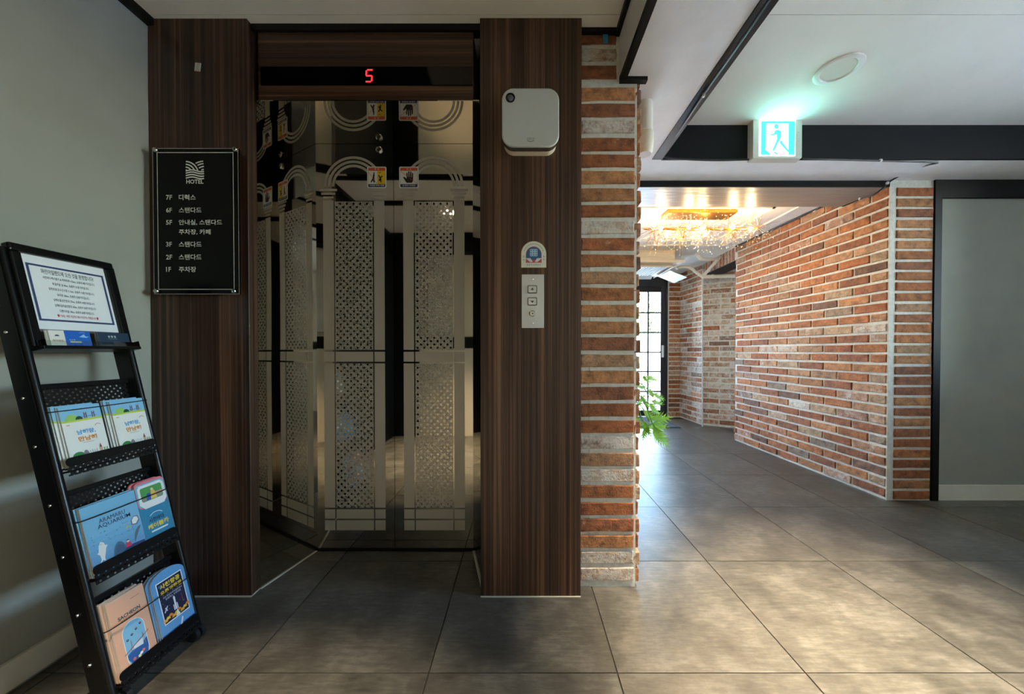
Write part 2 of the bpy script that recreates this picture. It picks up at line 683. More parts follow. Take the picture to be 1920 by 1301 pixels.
# floor
floor = struct(box('floor', (-1.75, -0.85, -0.06), (4.2, 5.62, -0.004), M['grout']), 'floor of large grey-brown stone-look tiles with thin dark joints')
tile_b = MB()
tile_b.box((-0.2985, -0.2985, -0.012), (0.2985, 0.2985, 0.0), M['tile'])
tile_me = tile_b.mesh('tile')
for i in range(-4, 7):
    for j in range(-4, 8):
        cx, cy = 0.306 + 0.602 * i + 0.301, 1.115 + 0.600 * j + 0.30
        if cx > 4.2 or cy > 5.6 or cy < -0.95 or cx < -1.9:
            continue
        link('tile', tile_me, floor, (cx, cy, rnd.uniform(-0.0004, 0.0004)))

# ceilings and beams
c = MB()
c.box((-1.75, -0.85, CZ), (4.2, 1.449, CZ + 0.1), M['ceil'])
c.box((-1.75, 1.451, CZ), (4.2, 2.16, CZ + 0.1), M['ceil'])
struct(c.build('ceiling'), 'off-white lobby ceiling')

b = MB()
b.box((0.428, -0.85, BZ), (0.792, 2.15, CZ), M['plaster'])
struct(b.build('ceiling_beam'), 'white plastered beam running along the ceiling beside the brick pillar')
struct(box('trim_beam_edge', (0.792, -0.85, BZ - 0.004), (0.852, 2.15, CZ), M['black']), 'black steel edge along the white ceiling beam')
struct(box('trim_beam_lower', (0.420, -0.85, BZ - 0.012), (0.446, 1.53, BZ + 0.012), M['black']), 'black strip along the lower corner of the white beam')
struct(box('trim_beam_cream_face', (0.420, -0.85, BZ + 0.012), (0.430, 1.53, CZ - 0.02), M['plaster']))
struct(box('trim_beam_upper', (0.402, -0.85, CZ - 0.02), (0.428, 1.53, CZ), M['black']), 'black strip where the beam meets the ceiling')
struct(box('trim_ceiling_back', (-1.131, 1.488, 2.374), (-0.17, 1.53, CZ), M['black']), 'black shadow gap strip above the elevator header')
struct(box('trim_pillar_top', (0.25, 1.505, CZ - 0.018), (0.42, 1.53, CZ), M['black']))
struct(box('trim_pillar_step', (0.42, 1.505, BZ - 0.016), (0.535, 1.53, BZ + 0.002), M['black']))
struct(box('trim_ceiling_left', (WALL_L, -0.65, CZ - 0.03), (WALL_L + 0.028, 1.47, CZ), M['black']), 'black strip between the grey wall and the ceiling')

b = MB()
b.box((0.852, 2.15, BZ), (4.2, 2.165, CZ + 0.008), M['black_mat'])
struct(b.build('trim_cross_beam_face'), 'black front face of the cross beam behind the green exit sign')
b = MB()
b.box((0.50, 2.165, BZ), (4.2, 2.42, BZ + 0.3), M['plaster'])
b.box((0.50, 2.15, BZ), (0.852, 2.166, CZ), M['plaster'])
struct(b.build('ceiling_cross_beam'), 'white underside of the cross beam')
b = MB()
b.box((0.50, 2.42, B2Z), (2.56, 2.43, BZ + 0.3), M['black_mat'])
b.box((0.50, 2.43, B2Z), (2.56, 2.755, BZ + 0.3), M['taupe'])
struct(b.build('ceiling_second_beam'), 'taupe painted beam with a black front edge at the corridor mouth')
b = MB()
b.box((0.40, 2.755, KZ), (4.2, 5.62, KZ + 0.3), M['white'])
struct(b.build('ceiling_corridor'), 'white corridor ceiling with raised panel mouldings')
b = MB()
for (x0, y0, x1, y1) in ((0.9, 2.95, 2.12, 3.85), (0.75, 2.85, 2.32, 4.02)):
    w = 0.022
    b.box((x0, y0, KZ - 0.012), (x1, y0 + w, KZ), M['white'])
    b.box((x0, y1 - w, KZ - 0.012), (x1, y1, KZ), M['white'])
    b.box((x0, y0, KZ - 0.012), (x0 + w, y1, KZ), M['white'])
    b.box((x1 - w, y0, KZ - 0.012), (x1, y1, KZ), M['white'])
struct(b.build('trim_ceiling_moulding'), 'white panel moulding on the corridor ceiling')

# left wall
struct(box('wall_left', (WALL_L - 0.2, 0.90, 0), (WALL_L, 1.9, CZ), M['grey_wall']), 'plain grey painted wall behind the brochure rack')
struct(box('baseboard_left', (WALL_L, 0.90, 0.014), (WALL_L + 0.012, 1.466, 0.100), M['skirting']), 'pale skirting board along the grey wall')
struct(box('wall_left_dark', (WALL_L - 0.2, -0.85, 0), (WALL_L - 0.01, 0.90, CZ), M['black']), 'glossy black wall panel past the grey wall')

# back of the lobby (seen only as reflections in the elevator door)
b = MB()
b.box((-1.75, -0.85, 0), (-1.24, -0.65, CZ), M['black'])
b.box((-1.24, -0.85, 1.2), (4.2, -0.66, CZ), M['cream'])
b.box((-1.24, -0.85, 0), (4.2, -0.65, 1.06), M['cream'])
b.box((-1.24, -0.85, 1.06), (4.2, -0.64, 1.2), M['black'])
struct(b.build('wall_back'), 'cream lobby wall with a black dado band')
struct(box('trim_added_dark_panel', (-1.35, 0.87, CZ - 0.012), (-0.46, 1.33, CZ), M['black_mat']), 'black ceiling panel added for the dark reflection in the elevator door')  # added out of view so the upper door mirrors something black
struct(box('ground_terrace', (4.2, -15, -0.12), (30, 18, -0.05), plain((222, 218, 210), 0.9, name='pale_terrace_paving')), 'pale sunlit terrace outside the lobby window')
struct(box('trim_back_beam', (-1.53, -0.64, 2.19), (0.40, -0.46, CZ), M['black_mat']))
struct(box('trim_ceiling_batten', (-1.53, 0.36, CZ - 0.03), (0.40, 0.40, CZ), M['black_mat']))
struct(box('trim_ceiling_batten', (-1.53, 0.82, CZ - 0.02), (0.40, 0.85, CZ), M['black_mat']))
b = MB()
WY0, WY1, WZ0, WZ1 = 0.15, 1.6, 1.0, 2.28
b.box((4.0, -0.85, 0), (4.2, 2.42, WZ0), M['grey_wall'])
b.box((4.0, -0.85, WZ1), (4.2, 2.42, CZ), M['grey_wall'])
b.box((4.0, -0.85, WZ0), (4.2, WY0, WZ1), M['grey_wall'])
b.box((4.0, WY1, WZ0), (4.2, 2.42, WZ1), M['grey_wall'])
struct(b.build('wall_right_far'), 'grey window wall at the end of the lobby')
wb = thing('window_3', 'wide lobby window looking onto the sunlit terrace', None, (4.08, WY0, WZ0), kind='structure')
b = MB()
ww, wh_ = WY1 - WY0, WZ1 - WZ0
for y in (0.0, 0.70, ww - 0.05):
    b.box((0, y, 0), (0.05, y + 0.05, wh_), M['black'])
b.box((0, 0, 0), (0.05, ww, 0.05), M['black'])
b.box((0, 0, wh_ - 0.05), (0.05, ww, wh_), M['black'])
b.build('frame', wb)
for y in (0.05, 0.75):
    box('pane', (0.02, y, 0.05), (0.024, y + 0.65, wh_ - 0.05), M['glass'], wb)
struct(box('added_sky_blocker', (4.2, -3, 2.5), (5.9, 5, 2.6), M['white']), 'unseen canopy added outside the lobby window to block the sky')  # added overhang out of view, keeps direct skylight out of the lobby

# wood cladding either side of the elevator and its header
struct(box('trim_wood_panel_sign', (-1.541, 1.465, 0.004), (-1.133, 1.9, CZ), M['wood'], bevel=0.002), 'dark streaked wood panel carrying the hotel directory sign')
struct(box('trim_wood_panel_call', (-0.1715, 1.463, 0.004), (0.2475, 1.62, CZ), M['wood'], bevel=0.002), 'dark streaked wood panel carrying the elevator call plate')
head = box('trim_wood_header', (-1.112, 1.500, 2.094), (-0.205, 1.83, 2.375), M['wood_h'])
struct(head, 'dark wood header with level grain above the elevator door')
struct(box('wall_elevator_shaft', (-1.5, EY + 0.05, 0), (0.30, EY + 0.15, CZ), M['black_mat']))
struct(box('trim_header_wall', (-1.5, 1.84, 2.05), (0.2, 1.90, CZ), M['black_mat']))
b = MB()
for p0, p1 in (((-1.131, 1.513), (-1.131, 1.463)), ((-1.131, 1.513), (-1.053, EY)), ((-0.1715, 1.52), (-0.250, EY))):
    d = Vector((p1[0] - p0[0], p1[1] - p0[1], 0)).normalized()
    nrm = Vector((d.y, -d.x, 0)) * (1 if p0[0] < -0.6 else -1)
    q = [Vector((*p0, 0.0)), Vector((*p1, 0.0)), Vector((*p1, 0.0)) + nrm * 0.006, Vector((*p0, 0.0)) + nrm * 0.006]
    b.extr([(p.x, p.y) for p in q], lambda a, bb, dd: (a, bb, dd), 0.0005, 0.0035, M['caulk'])
struct(b.build('trim_floor_caulk'), 'thin white caulk line along the elevator jambs')
struct(box('trim_column_caulk', (-0.1715, 1.458, 0.0004), (0.2475, 1.464, 0.004), M['caulk']))
struct(box('trim_column_caulk', (-1.535, 1.460, 0.0004), (-1.131, 1.466, 0.004), M['caulk']))

# splayed mirror jambs and mirror soffit
for nm, p0, p1, out in (('trim_jamb_sign_side', (-1.131, 1.513), (-1.053, EY), -1), ('trim_jamb_call_side', (-0.1715, 1.520), (-0.250, EY), 1)):
    b = MB()
    q = [p0, p1, (p1[0] + out * 0.10, p1[1]), (p0[0] + out * 0.004, p1[1] - 0.02), (p0[0] + out * 0.004, p0[1])]
    b.extr(q, lambda a, bb, dd: (a, bb, dd), 0.004, 2.375, M['mirror_side'])
    struct(b.build(nm), 'splayed mirror-polished steel door jamb')
struct(box('trim_mirror_soffit', (-1.125, 1.503, 2.089), (-0.18, EY - 0.002, 2.0935), M['mirror_side']), 'mirror-polished steel soffit above the elevator door')
struct(box('trim_door_sill', (-1.08, EY - 0.012, 0.0005), (-0.24, EY + 0.05, 0.004), M['black']))

# elevator door: two leaves with etched arches, columns and lattice
SEAM = -0.655
door = thing('door_1', 'mirror-polished steel elevator door etched with arches and lattice panels', None, (SEAM, EY, 0), kind='structure')
for s in (-1, 1):
    leaf = MB()
    x0, x1 = (0.0012, 0.45)
    leaf.box((min(s * x0, s * x1), 0, 0.008), (max(s * x0, s * x1), 0.03, 2.12), M['mirror'])
    leaf = leaf.build('leaf', door)
    e = Print()
    mt = M['etched']
    cu = s * 0.205
    for r0, r1 in ((0.140, 0.153), (0.119, 0.132), (0.098, 0.111)):
        e.arc(cu, 1.872, (r0 + r1) / 2, 0, 180, r1 - r0, mt, 1, 32)
    e.build('arch_etching', leaf)
    e = Print()
    for cc in (0.075, 0.335):
        for w, v0, v1 in ((0.091, 1.848, 1.860), (0.072, 1.829, 1.841), (0.053, 1.811, 1.821)):
            e.rect(s * cc - w / 2, v0, s * cc + w / 2, v1, mt)
    e.build('capital_etching', leaf)
    for v0, v1 in ((1.036, 1.800), (0.975, 1.026), (0.220, 0.966), (0.163, 0.212), (0.103, 0.155)):
        e = Print()
        for cc in (0.075, 0.335):
            e.rect(s * cc - 0.027, v0, s * cc + 0.027, v1, mt)
        if v1 - v0 < 0.2:
            e.rect(min(s * 0.108, s * 0.302), v0, max(s * 0.108, s * 0.302), v1, mt)
        e.build('column_etching', leaf)
    for v0, v1 in ((1.036, 1.795), (0.220, 0.966)):
        e = Print()
        e.rect(min(s * 0.108, s * 0.302), v0, max(s * 0.108, s * 0.302), v1, M['lattice'])
        e.build('lattice_etching', leaf)
    # warning sticker, upper inner corner
    p0, p1 = at(688.5 if s < 0 else 748.5, 353, EY), at(724.5 if s < 0 else 785, 312.5, EY)
    u0, u1, v0, v1 = p0.x - SEAM, p1.x - SEAM, p0.z, p1.z
    w, h = u1 - u0, v1 - v0
    e = Print()
    ST = [u0, v0]
    X = lambda f: u0 + w * f
    Z = lambda f: v0 + h * f
    e.poly(rrect(u0, v0, u1, v1, 0.008), (236, 236, 232), 2)
    e.poly(rrect(X(.06), Z(.05), X(.94), Z(.95), 0.005), (40, 52, 110), 3)
    e.rect(X(.07), Z(.82), X(.93), Z(.945), (226, 88, 48), 4)
    e.text('주  의', X(.5), Z(.88), (245, 240, 230), h=h * 0.085, k=5, bold=0.01)
    e.rect(X(.07), Z(.19), X(.93), Z(.81), (238, 238, 234), 4)
    if s < 0:
        e.rect(X(.53), Z(.19), X(.93), Z(.81), (236, 200, 30), 5)
        bk = (18, 18, 20)
        e.ell(X(.36), Z(.70), w * .04, h * .035, bk, 6, 10)
        e.poly([(X(.32), Z(.66)), (X(.40), Z(.66)), (X(.38), Z(.50)), (X(.40), Z(.26)), (X(.34), Z(.26)), (X(.31), Z(.36)), (X(.22), Z(.26)), (X(.18), Z(.28)), (X(.29), Z(.48))], bk, 6)
        e.ell(X(.72), Z(.30), w * .04, h * .035, bk, 6, 10)
        e.poly([(X(.67), Z(.33)), (X(.75), Z(.35)), (X(.73), Z(.48)), (X(.82), Z(.55)), (X(.79), Z(.59)), (X(.69), Z(.52)), (X(.62), Z(.62)), (X(.58), Z(.58)), (X(.66), Z(.46)), (X(.60), Z(.38)), (X(.61), Z(.34))], bk, 6)
        e.stroke([(X(.60), Z(.74)), (X(.66), Z(.70)), (X(.72), Z(.76))], w * .025, bk, 6)
        e.stroke([(X(.08), Z(.74)), (X(.50), Z(.22))], w * .018, (214, 60, 45), 7)
        e.text('기대면 추락 위험', X(.5), Z(.125), (235, 235, 240), w=w * .74, h=h * .075, k=5, bold=0.015)
    else:
        bk = (18, 18, 20)
        hand = [(.38, .25), (.66, .25), (.72, .36), (.72, .70), (.66, .70), (.65, .50), (.63, .50), (.63, .77), (.57, .77), (.56, .52), (.54, .52), (.53, .78), (.47, .78), (.47, .52), (.45, .51), (.43, .72), (.37, .71), (.39, .44), (.25, .54), (.21, .49)]
        e.poly([(X(a), Z(bb)) for a, bb in hand], bk, 6)
        e.stroke([(X(.08), Z(.78)), (X(.92), Z(.22))], w * .018, (214, 60, 45), 7)
        e.text('손대지 마세요', X(.5), Z(.125), (235, 235, 240), w=w * .66, h=h * .08, k=5, bold=0.015)
    st = e.build('warning_sticker', leaf)
    st['label'] = 'leaning and falling warning sticker' if s < 0 else 'crossed-out hand warning sticker'
    if s < 0:
        k = at(711, 281, EY)
        b = MB()
        b.lathe([(0.016, 0.0), (0.016, -0.006), (0.012, -0.008), (0.011, -0.004), (0.006, -0.004), (0.005, -0.007), (0.001, -0.007)], M['chrome'], 20, (k.x - SEAM, 0, k.z), 'y')
        b.build('key_switch', leaf, smooth=True)['label'] = 'round chrome key switch'

# floor indicator in the header
ind = thing('floor_indicator', 'long black display strip with a red glowing 5 in the header', 'display', (-0.65, 1.498, 2.188))
box('glass_strip', (-0.449, -0.003, -0.038), (0.443, 0.001, 0.038), plain((6, 6, 7), 0.12), ind)
seg = Print()
sg = emit('red_segments', (255, 30, 40), 2.2)
cx, w2, h2, t = 0.008, 0.0125, 0.0245, 0.0058
for q in ([(-w2 + .003, h2), (w2, h2)], [(-w2, h2 - .002), (-w2, 0.002)], [(-w2, 0), (w2, 0)], [(w2, -.002), (w2, -h2 + .002)], [(-w2, -h2), (w2 - .003, -h2)]):
    seg.stroke([(cx + a + bb * 0.08, bb) for a, bb in q], t, sg, 1)
o = seg.build('digit', ind, (0, -0.0032, 0))
o['label'] = 'red glowing seven-segment 5'


# ------------------------------------------------------------------ brickwork
def brick_mesh(L, H, T, seed):
    r = random.Random(seed)
    nx, nz = 3, 2
    b = MB()
    P = {}
    for i in range(nx + 1):
        for j in range(nz + 1):
            edge = i in (0, nx) or j in (0, nz)
            x = (-0.5 + i / nx) * (L - 0.008) + r.uniform(-.002, .002)
            z = (-0.5 + j / nz) * (H - 0.007) + r.uniform(-.0018, .0018)
            y = r.uniform(-.0015, .0012) + (0.0008 if edge else 0)
            P[i, j] = len(b.v)
            b.v.append((x, y, z))
    for i in range(nx):
        for j in range(nz):
            b.f.append((P[i, j], P[i + 1, j], P[i + 1, j + 1], P[i, j + 1]))
            b.m.append(0)
    ring = [(i, 0) for i in range(nx)] + [(nx, j) for j in range(nz)] + [(i, nz) for i in range(nx, 0, -1)] + [(0, j) for j in range(nz, 0, -1)]
    rings = [[P[q] for q in ring]]
    for y in (0.004, T):
        cur = []
        for (i, j) in ring:
            x = (-0.5 + i / nx) * L + (r.uniform(-.003, .001) * (1 if i == nx else -1 if i == 0 else 0))
            z = (-0.5 + j / nz) * H + (r.uniform(-.0028, .001) * (1 if j == nz else -1 if j == 0 else 0))
            cur.append(len(b.v))
            b.v.append((x, y, z))
        rings.append(cur)
    for A, B in zip(rings, rings[1:]):
        for k in range(len(ring)):
            kk = (k + 1) % len(ring)
            b.f.append((A[k], B[k], B[kk], A[kk]))
            b.m.append(0)
    b.mats = [M['brick']]
    return b.mesh('brick', smooth=False)


BL, BH, PITCHZ, JOINT = 0.232, 0.0565, 0.0716, 0.0145
brick_full = [brick_mesh(BL, BH, 0.03, 100 + k) for k in range(14)]
brick_half = [brick_mesh(0.109, BH, 0.03, 200 + k) for k in range(6)]
CLAY = [((0.42, 0.155, 0.055), 6), ((0.36, 0.120, 0.042), 5), ((0.31, 0.115, 0.052), 4), ((0.48, 0.215, 0.088), 4),
        ((0.44, 0.240, 0.130), 3.5), ((0.21, 0.105, 0.068), 1.2), ((0.50, 0.33, 0.20), 2.2), ((0.29, 0.21, 0.150), 0.5)]


def place_brick(parent, x, y, z, length, wash, calm=False):
    full = length > 0.16
    me = rnd.choice(brick_full if full else brick_half)
    o = bpy.data.objects.new('brick', me)
    COL.objects.link(o)
    o.parent = parent
    o.location = (x, y + rnd.uniform(-0.002, 0.002), z + rnd.uniform(-0.0012, 0.0012))
    o.scale = (length / (BL if full else 0.109), 1, rnd.uniform(0.95, 1.02))
    o.rotation_euler = (0, rnd.uniform(-.006, .006), rnd.uniform(-.008, .008))
    cl = CLAY[:5] if calm else CLAY
    c = rnd.choices([q[0] for q in cl], [q[1] for q in cl])[0]
    j = rnd.uniform(0.76, 1.02)
    pale = max(0.0, min(0.75, (wash - 0.45) * 1.3))
    c = tuple(a + (b2 - a) * pale for a, b2 in zip(c, (0.58, 0.48, 0.39)))
    o.color = (c[0] * j, c[1] * j, c[2] * j, min(1, max(0, wash)))
    return o


def brick_wall(name, label, p0, p1, z0, z1, thick, wash, bond='half', first=0.0, start=0.0, end=None, proud=0.009, calm=False, phase=0):
    """a mortar core with every brick of its face as a child; its face looks to local -y, courses run from p0 to p1"""
    d = Vector((p1[0] - p0[0], p1[1] - p0[1], 0))
    L = d.length
    w = MB().box((0, 0, z0), (L, thick, z1), M['mortar']).build(name, None, (p0[0], p0[1], 0), (0, 0, math.atan2(d.y, d.x)))
    struct(w, label)
    end = L if end is None else end
    k = 0
    while True:
        zc = z0 + first + BH / 2 + k * PITCHZ
        if zc + BH / 2 > z1 + 0.012:
            break
        pit = BL + JOINT
        if bond == 'stack':
            place_brick(w, (start + end) / 2, -proud, zc, end - start - JOINT * 0.3, wash(0.5, zc), calm)
        else:
            x = end
            ln = 0.109 if (k + phase) % 2 else BL
            while x > start + 0.03:
                a = max(start, x - ln)
                if x - a > 0.03:
                    place_brick(w, (x + a) / 2, -proud, zc, x - a, wash((x + a) / 2 / L, zc), calm)
                x = a - JOINT
                ln = BL * rnd.uniform(0.96, 1.04)
        k += 1
    return w


# pillar between elevator and corridor: brick slips on its front, more on its corridor side
def w_pillar(f, z):
    return 0.9 if (z < 0.17 or rnd.random() < 0.10) else rnd.uniform(0.0, 0.42)


pil = brick_wall('wall_pillar', 'narrow brick pillar of single stacked bricks beside the wood panel',
                 (0.2475, 1.530), (0.497, 1.530), 0.0, BZ, 0.6, w_pillar, 'stack', first=0.030, start=0.006, end=0.243, calm=True)
MB().box((0, 0, BZ), (0.172, 0.1, CZ - 0.01), M['mortar']).build('mortar_top', pil)
for k in range(3):
    place_brick(pil, 0.085 - 0.002 * k, -0.007, BZ + 0.033 + 0.0716 * k, 0.155, 0.85 if k == 1 else 0.2, True)
t = MB()
t.box((-0.010, -0.0015, -0.026), (0.010, 0, 0.026), plain((52, 140, 196), 0.6))
t.box((-0.012, -0.0017, -0.006), (0.008, 0, 0.012), plain((52, 140, 196), 0.6))
t.build('paint_mark', pil, (0.112, -0.0105, BZ + 0.176))['label'] = 'blue paint mark'
side = brick_wall('wall_pillar_side', 'corridor side of the brick pillar', (0.497, 1.528), (0.497, 3.1), 0.0, BZ + 0.3, 0.2,
                  lambda f, z: rnd.uniform(0.1, 0.6), 'half', first=0.022, start=0.0, end=0.73, proud=0.019)
struct(box('wall_behind_pillar', (0.30, 2.13, 0), (0.47, 3.1, KZ), M['white']))


def w_right(f, z):
    base = 0.08 + 0.26 * max(0, 1 - abs(z - 0.70) / 0.8)
    return base + rnd.uniform(-0.22, 0.38) + (0.3 if rnd.random() < 0.13 else 0)


brick_wall('wall_corridor_right', 'long reclaimed brick wall along the corridor, old lime on many bricks',
           (2.467, 4.060), (2.5236, 2.427), 0.0, KZ, 0.25, w_right, 'half', first=0.018, phase=0, proud=0.011)
brick_wall('wall_corridor_end', 'end face of the corridor brick wall beside the black door frame',
           (2.519, 2.418), (2.815, 2.418), 0.0, BZ, 0.25, lambda f, z: rnd.uniform(0.0, 0.35), 'stack', first=0.010, start=0.040, end=0.292, calm=True)
brick_wall('wall_corridor_niche', 'reclaimed brick return wall beside the glazed door', (2.461, 5.47), (2.508, 4.90), 0.0, KZ, 0.25,
           lambda f, z: rnd.uniform(0.35, 0.95), 'half', first=0.02, phase=1)
brick_wall('wall_corridor_angle', 'slanted brick wall streaked with white lime past the corridor opening', (2.508, 4.90), (3.37, 4.40), 0.0, KZ, 0.25,
           lambda f, z: rnd.uniform(0.45, 1.0), 'half', first=0.03, end=0.95, start=0.012)
brick_wall('wall_corridor_door', 'narrow strip of stacked bricks beside the glazed door', (2.275, 5.455), (2.464, 5.455), 0.0, KZ, 0.2,
           lambda f, z: rnd.uniform(0.15, 0.7), 'stack', first=0.02, start=0.004, end=0.178)
# brick lintel over the opening, bricks on end
lin0, lin1 = Vector((2.508, 4.90, 0)), Vector((2.467, 4.06, 0))
d = lin1 - lin0
lw = MB().box((0, 0, 2.07), (d.length, 0.2, KZ), M['mortar']).build('wall_corridor_lintel', None, lin0, (0, 0, math.atan2(d.y, d.x)))
struct(lw, 'row of upright bricks above the corridor opening')
for k in range(11):
    o = place_brick(lw, 0.05 + k * 0.0735, -0.007, 2.153, BL * 0.64, rnd.uniform(0.1, 0.7))
    o.rotation_euler = (0, RAD(90), 0)
box('steel_angle', (0, -0.012, 2.062), (d.length, 0.2, 2.072), M['black'], lw)
struct(box('wall_opening_back', (3.3, 3.9, 0), (3.4, 4.6, KZ), M['white']))
struct(box('wall_corridor_return', (2.75, 3.96, 0), (3.4, 4.06, KZ), M['white']))

# grey wall panel with black frame at the end of the lobby
b = MB()
b.box((2.815, 2.405, 0), (2.862, 2.5, BZ), M['black'])
b.box((2.862, 2.405, 2.073), (4.2, 2.5, BZ), M['black'])
struct(b.build('trim_panel_frame'), 'black frame around the grey wall panel')
struct(box('wall_right', (2.862, 2.425, 0), (4.2, 2.6, 2.08), M['grey_door']), 'smooth grey wall panel beside the brick wall')
struct(box('baseboard_right', (2.862, 2.415, 0.0), (4.2, 2.426, 0.105), M['skirting']), 'pale skirting board below the grey wall panel')

# glazed corridor door and side glazing
def glazed(name, label, x0, x1, y, cols, handle=False):
    d = thing(name, label, None, (x0, y, 0), kind='structure')
    w = x1 - x0
    zs = [0.097, 0.394, 0.706, 1.011, 1.319, 1.628, 1.950]
    dk = plain((38, 38, 44), 0.45, name='dark_door_frame')
    b = MB()
    b.box((0, 0, 0.012), (0.072, 0.045, 2.03), dk)
    b.box((w - 0.072, 0, 0.012), (w, 0.045, 2.03), dk)
    b.box((0.072, 0, 0.012), (w - 0.072, 0.045, 0.097), dk)
    b.box((0.072, 0, 1.95), (w - 0.072, 0.045, 2.03), dk)
    b.build('frame', d, bevel=0.003)
    step = (w - 0.144) / cols
    for i in range(1, cols):
        box('muntin', (0.072 + i * step - 0.011, 0.008, 0.097), (0.072 + i * step + 0.011, 0.037, 1.95), dk, d)
    for z in zs[1:-1]:
        box('muntin', (0.072, 0.010, z - 0.011), (w - 0.072, 0.035, z + 0.011), dk, d)
    pane = MB().box((0, 0, 0), (step - 0.02, 0.004, 1), M['glass']).mesh('pane')
    for i in range(cols):
        for a, bz in zip(zs, zs[1:]):
            o = link('pane', pane, d, (0.072 + i * step + 0.01, 0.021, a + 0.009))
            o.scale = (1, 1, bz - a - 0.018)
    if handle:
        hb = box('lock', (w - 0.060, -0.022, 0.93), (w - 0.028, 0, 1.12), plain((225, 226, 228), 0.35), d, bevel=0.004)
        box('pull', (0.004, -0.012, 0.0), (0.016, 0.0, 0.17), plain((70, 70, 76), 0.3), hb, loc=(w - 0.03, -0.012, 0.94))
    return d


glazed('door_2', 'dark-framed glazed door with small panes at the corridor end', 1.33, 2.245, 5.50, 4, True)
glazed('window_1', 'dark-framed glazed side light beside the corridor door', 0.52, 1.325, 5.50, 4)
b = MB()
dk = plain((38, 38, 44), 0.45)
b.box((2.245, 5.49, 0), (2.28, 5.56, 2.2), dk)
b.box((0.40, 5.49, 2.03), (2.28, 5.56, KZ), dk)
b.box((0.40, 5.49, 0), (0.52, 5.56, 2.03), dk)
struct(b.build('trim_door_frame'), 'dark frame around the glazed corridor door')
struct(box('wall_corridor_left', (0.30, 3.1, 0), (0.49, 5.55, KZ), M['white']), 'white corridor wall opposite the long brick wall')

# ------------------------------------------------------------------ hotel directory sign
SY = 1.440
q0, q1 = at(289, 551.5, SY), at(446.5, 278, SY)
scx, scz = (q0.x + q1.x) / 2, (q0.z + q1.z) / 2
sw, sh = (q1.x - q0.x) / 2, (q1.z - q0.z) / 2
sign = thing('directory_sign', 'black acrylic hotel floor directory with white lettering on the wood panel', 'sign', (scx, SY, scz))
box('acrylic_plate', (-sw, 0, -sh), (sw, 0.008, sh), plain((9, 9, 10), 0.2, spec=0.2), sign)
p = Print()
edge = (206, 204, 196)
p.frame(-sw, -sh, sw, sh, 0.0016, edge, 1)
p.build('plate_edge', sign)
p = Print()
WHT = (246, 245, 238)


def suv(px, py):
    w = at(px, py, SY)
    return w.x - scx, w.z - scz


(a0, b0), (a1, b1) = suv(297, 543), suv(437.5, 285.5)
p.frame(a0, b0, a1, b1, 0.0024, WHT, 2)
p.build('border_line', sign)
p = Print()
(lu, lv), (ru, tv) = suv(348.5, 334.5), suv(382.5, 301.5)
lw_, lh_ = ru - lu, tv - lv
fx = lambda f: lu + lw_ * f
fz = lambda f: lv + lh_ * f
st = lh_ * 0.072
for r in (0.20, 0.36, 0.52, 0.68):
    pts = []
    for i in range(25):
        t = RAD(90 - 78 * i / 24)
        u, v = -0.02 + r * 1.02 * math.sin(RAD(90) - t), 0.28 + r * math.sin(t)
        if v > 0.44 + 0.04 * math.sin(u * 6) and u <= 1.0 and u >= 0:
            pts.append((fx(u), fz(v)))
    if len(pts) > 2:
        p.stroke(pts, st, WHT, 2)
for r in (0.24, 0.40, 0.56, 0.70):
    pts = []
    for i in range(25):
        t = RAD(90 + 70 * i / 24)
        u, v = 1.05 + r * 1.25 * math.cos(t), 0.28 + r * math.sin(t)
        if u <= 1.0 and v > 0.46 and math.hypot((u + 0.02) / 1.02, v - 0.28) > 0.77:
            pts.append((fx(u), fz(v)))
    if len(pts) > 2:
        p.stroke(pts, st, WHT, 2)
for v in (0.03, 0.17, 0.31, 0.43):
    p.stroke([(fx(i / 20), fz(v + 0.05 * math.sin(i / 20 * 6.0 - 0.4))) for i in range(21)], st, WHT, 2)
p.build('logo', sign)['label'] = 'white wave-line emblem'
p = Print()
hu, hv = suv(365.5, 340.5)
p.text('HOTEL', hu, hv, WHT, w=lw_ * 0.94, h=lh_ * 0.24, k=2, bold=0.022)
p.build('lettering', sign)
for txt, body, y in (('7F', '디럭스', 370), ('6F', '스탠다드', 394), ('5F', '안내실, 스탠다드', 417), ('', '주차장, 카페', 435), ('3F', '스탠다드', 458), ('2F', '스탠다드', 482), ('1F', '주차장', 505)):
    hgt = 0.0225
    p = Print()
    if txt:
        u, v = suv(311.5, y)
        p.text(txt, u, v, WHT, h=hgt * 0.86, align='l', k=2, bold=0.016)
        p.build('lettering', sign)
        p = Print()
    x1 = {'디럭스': 367, '스탠다드': 378, '안내실, 스탠다드': 416.5, '주차장, 카페': 395, '주차장': 368}[body]
    (u, v), (u1, _) = suv(335.5, y), suv(x1, y)
    p.text(body, u, v, WHT, h=hgt, w=u1 - u, align='l', k=2, bold=0.014)
    p.build('lettering', sign)
for px, py in ((293, 282), (442, 281), (295, 546), (440, 546)):
    u, v = suv(px, py)
    MB().lathe([(0.009, 0.024), (0.009, 0.0), (0.010, -0.001), (0.010, -0.006), (0.007, -0.010), (0.002, -0.011)], M['chrome'], 16, (u, 0, v), 'y').build('standoff', sign, smooth=True)

# small white tag stuck high on the wood panel
q = at(371, 126, 1.4645)
p = thing('label_tag', 'tiny white tag stuck high on the dark wood panel above the sign', 'tag', q, (0, RAD(6), 0))
box('tag_plate', (-0.012, -0.002, -0.017), (0.012, 0.0006, 0.017), plain((206, 202, 192), 0.6), p, bevel=0.0008)
e = Print()
for v in (-0.008, 0.0, 0.009):
    e.ell(0.0, v, 0.0016, 0.0016, (110, 108, 100), 11, 8)
e.build('print', p)

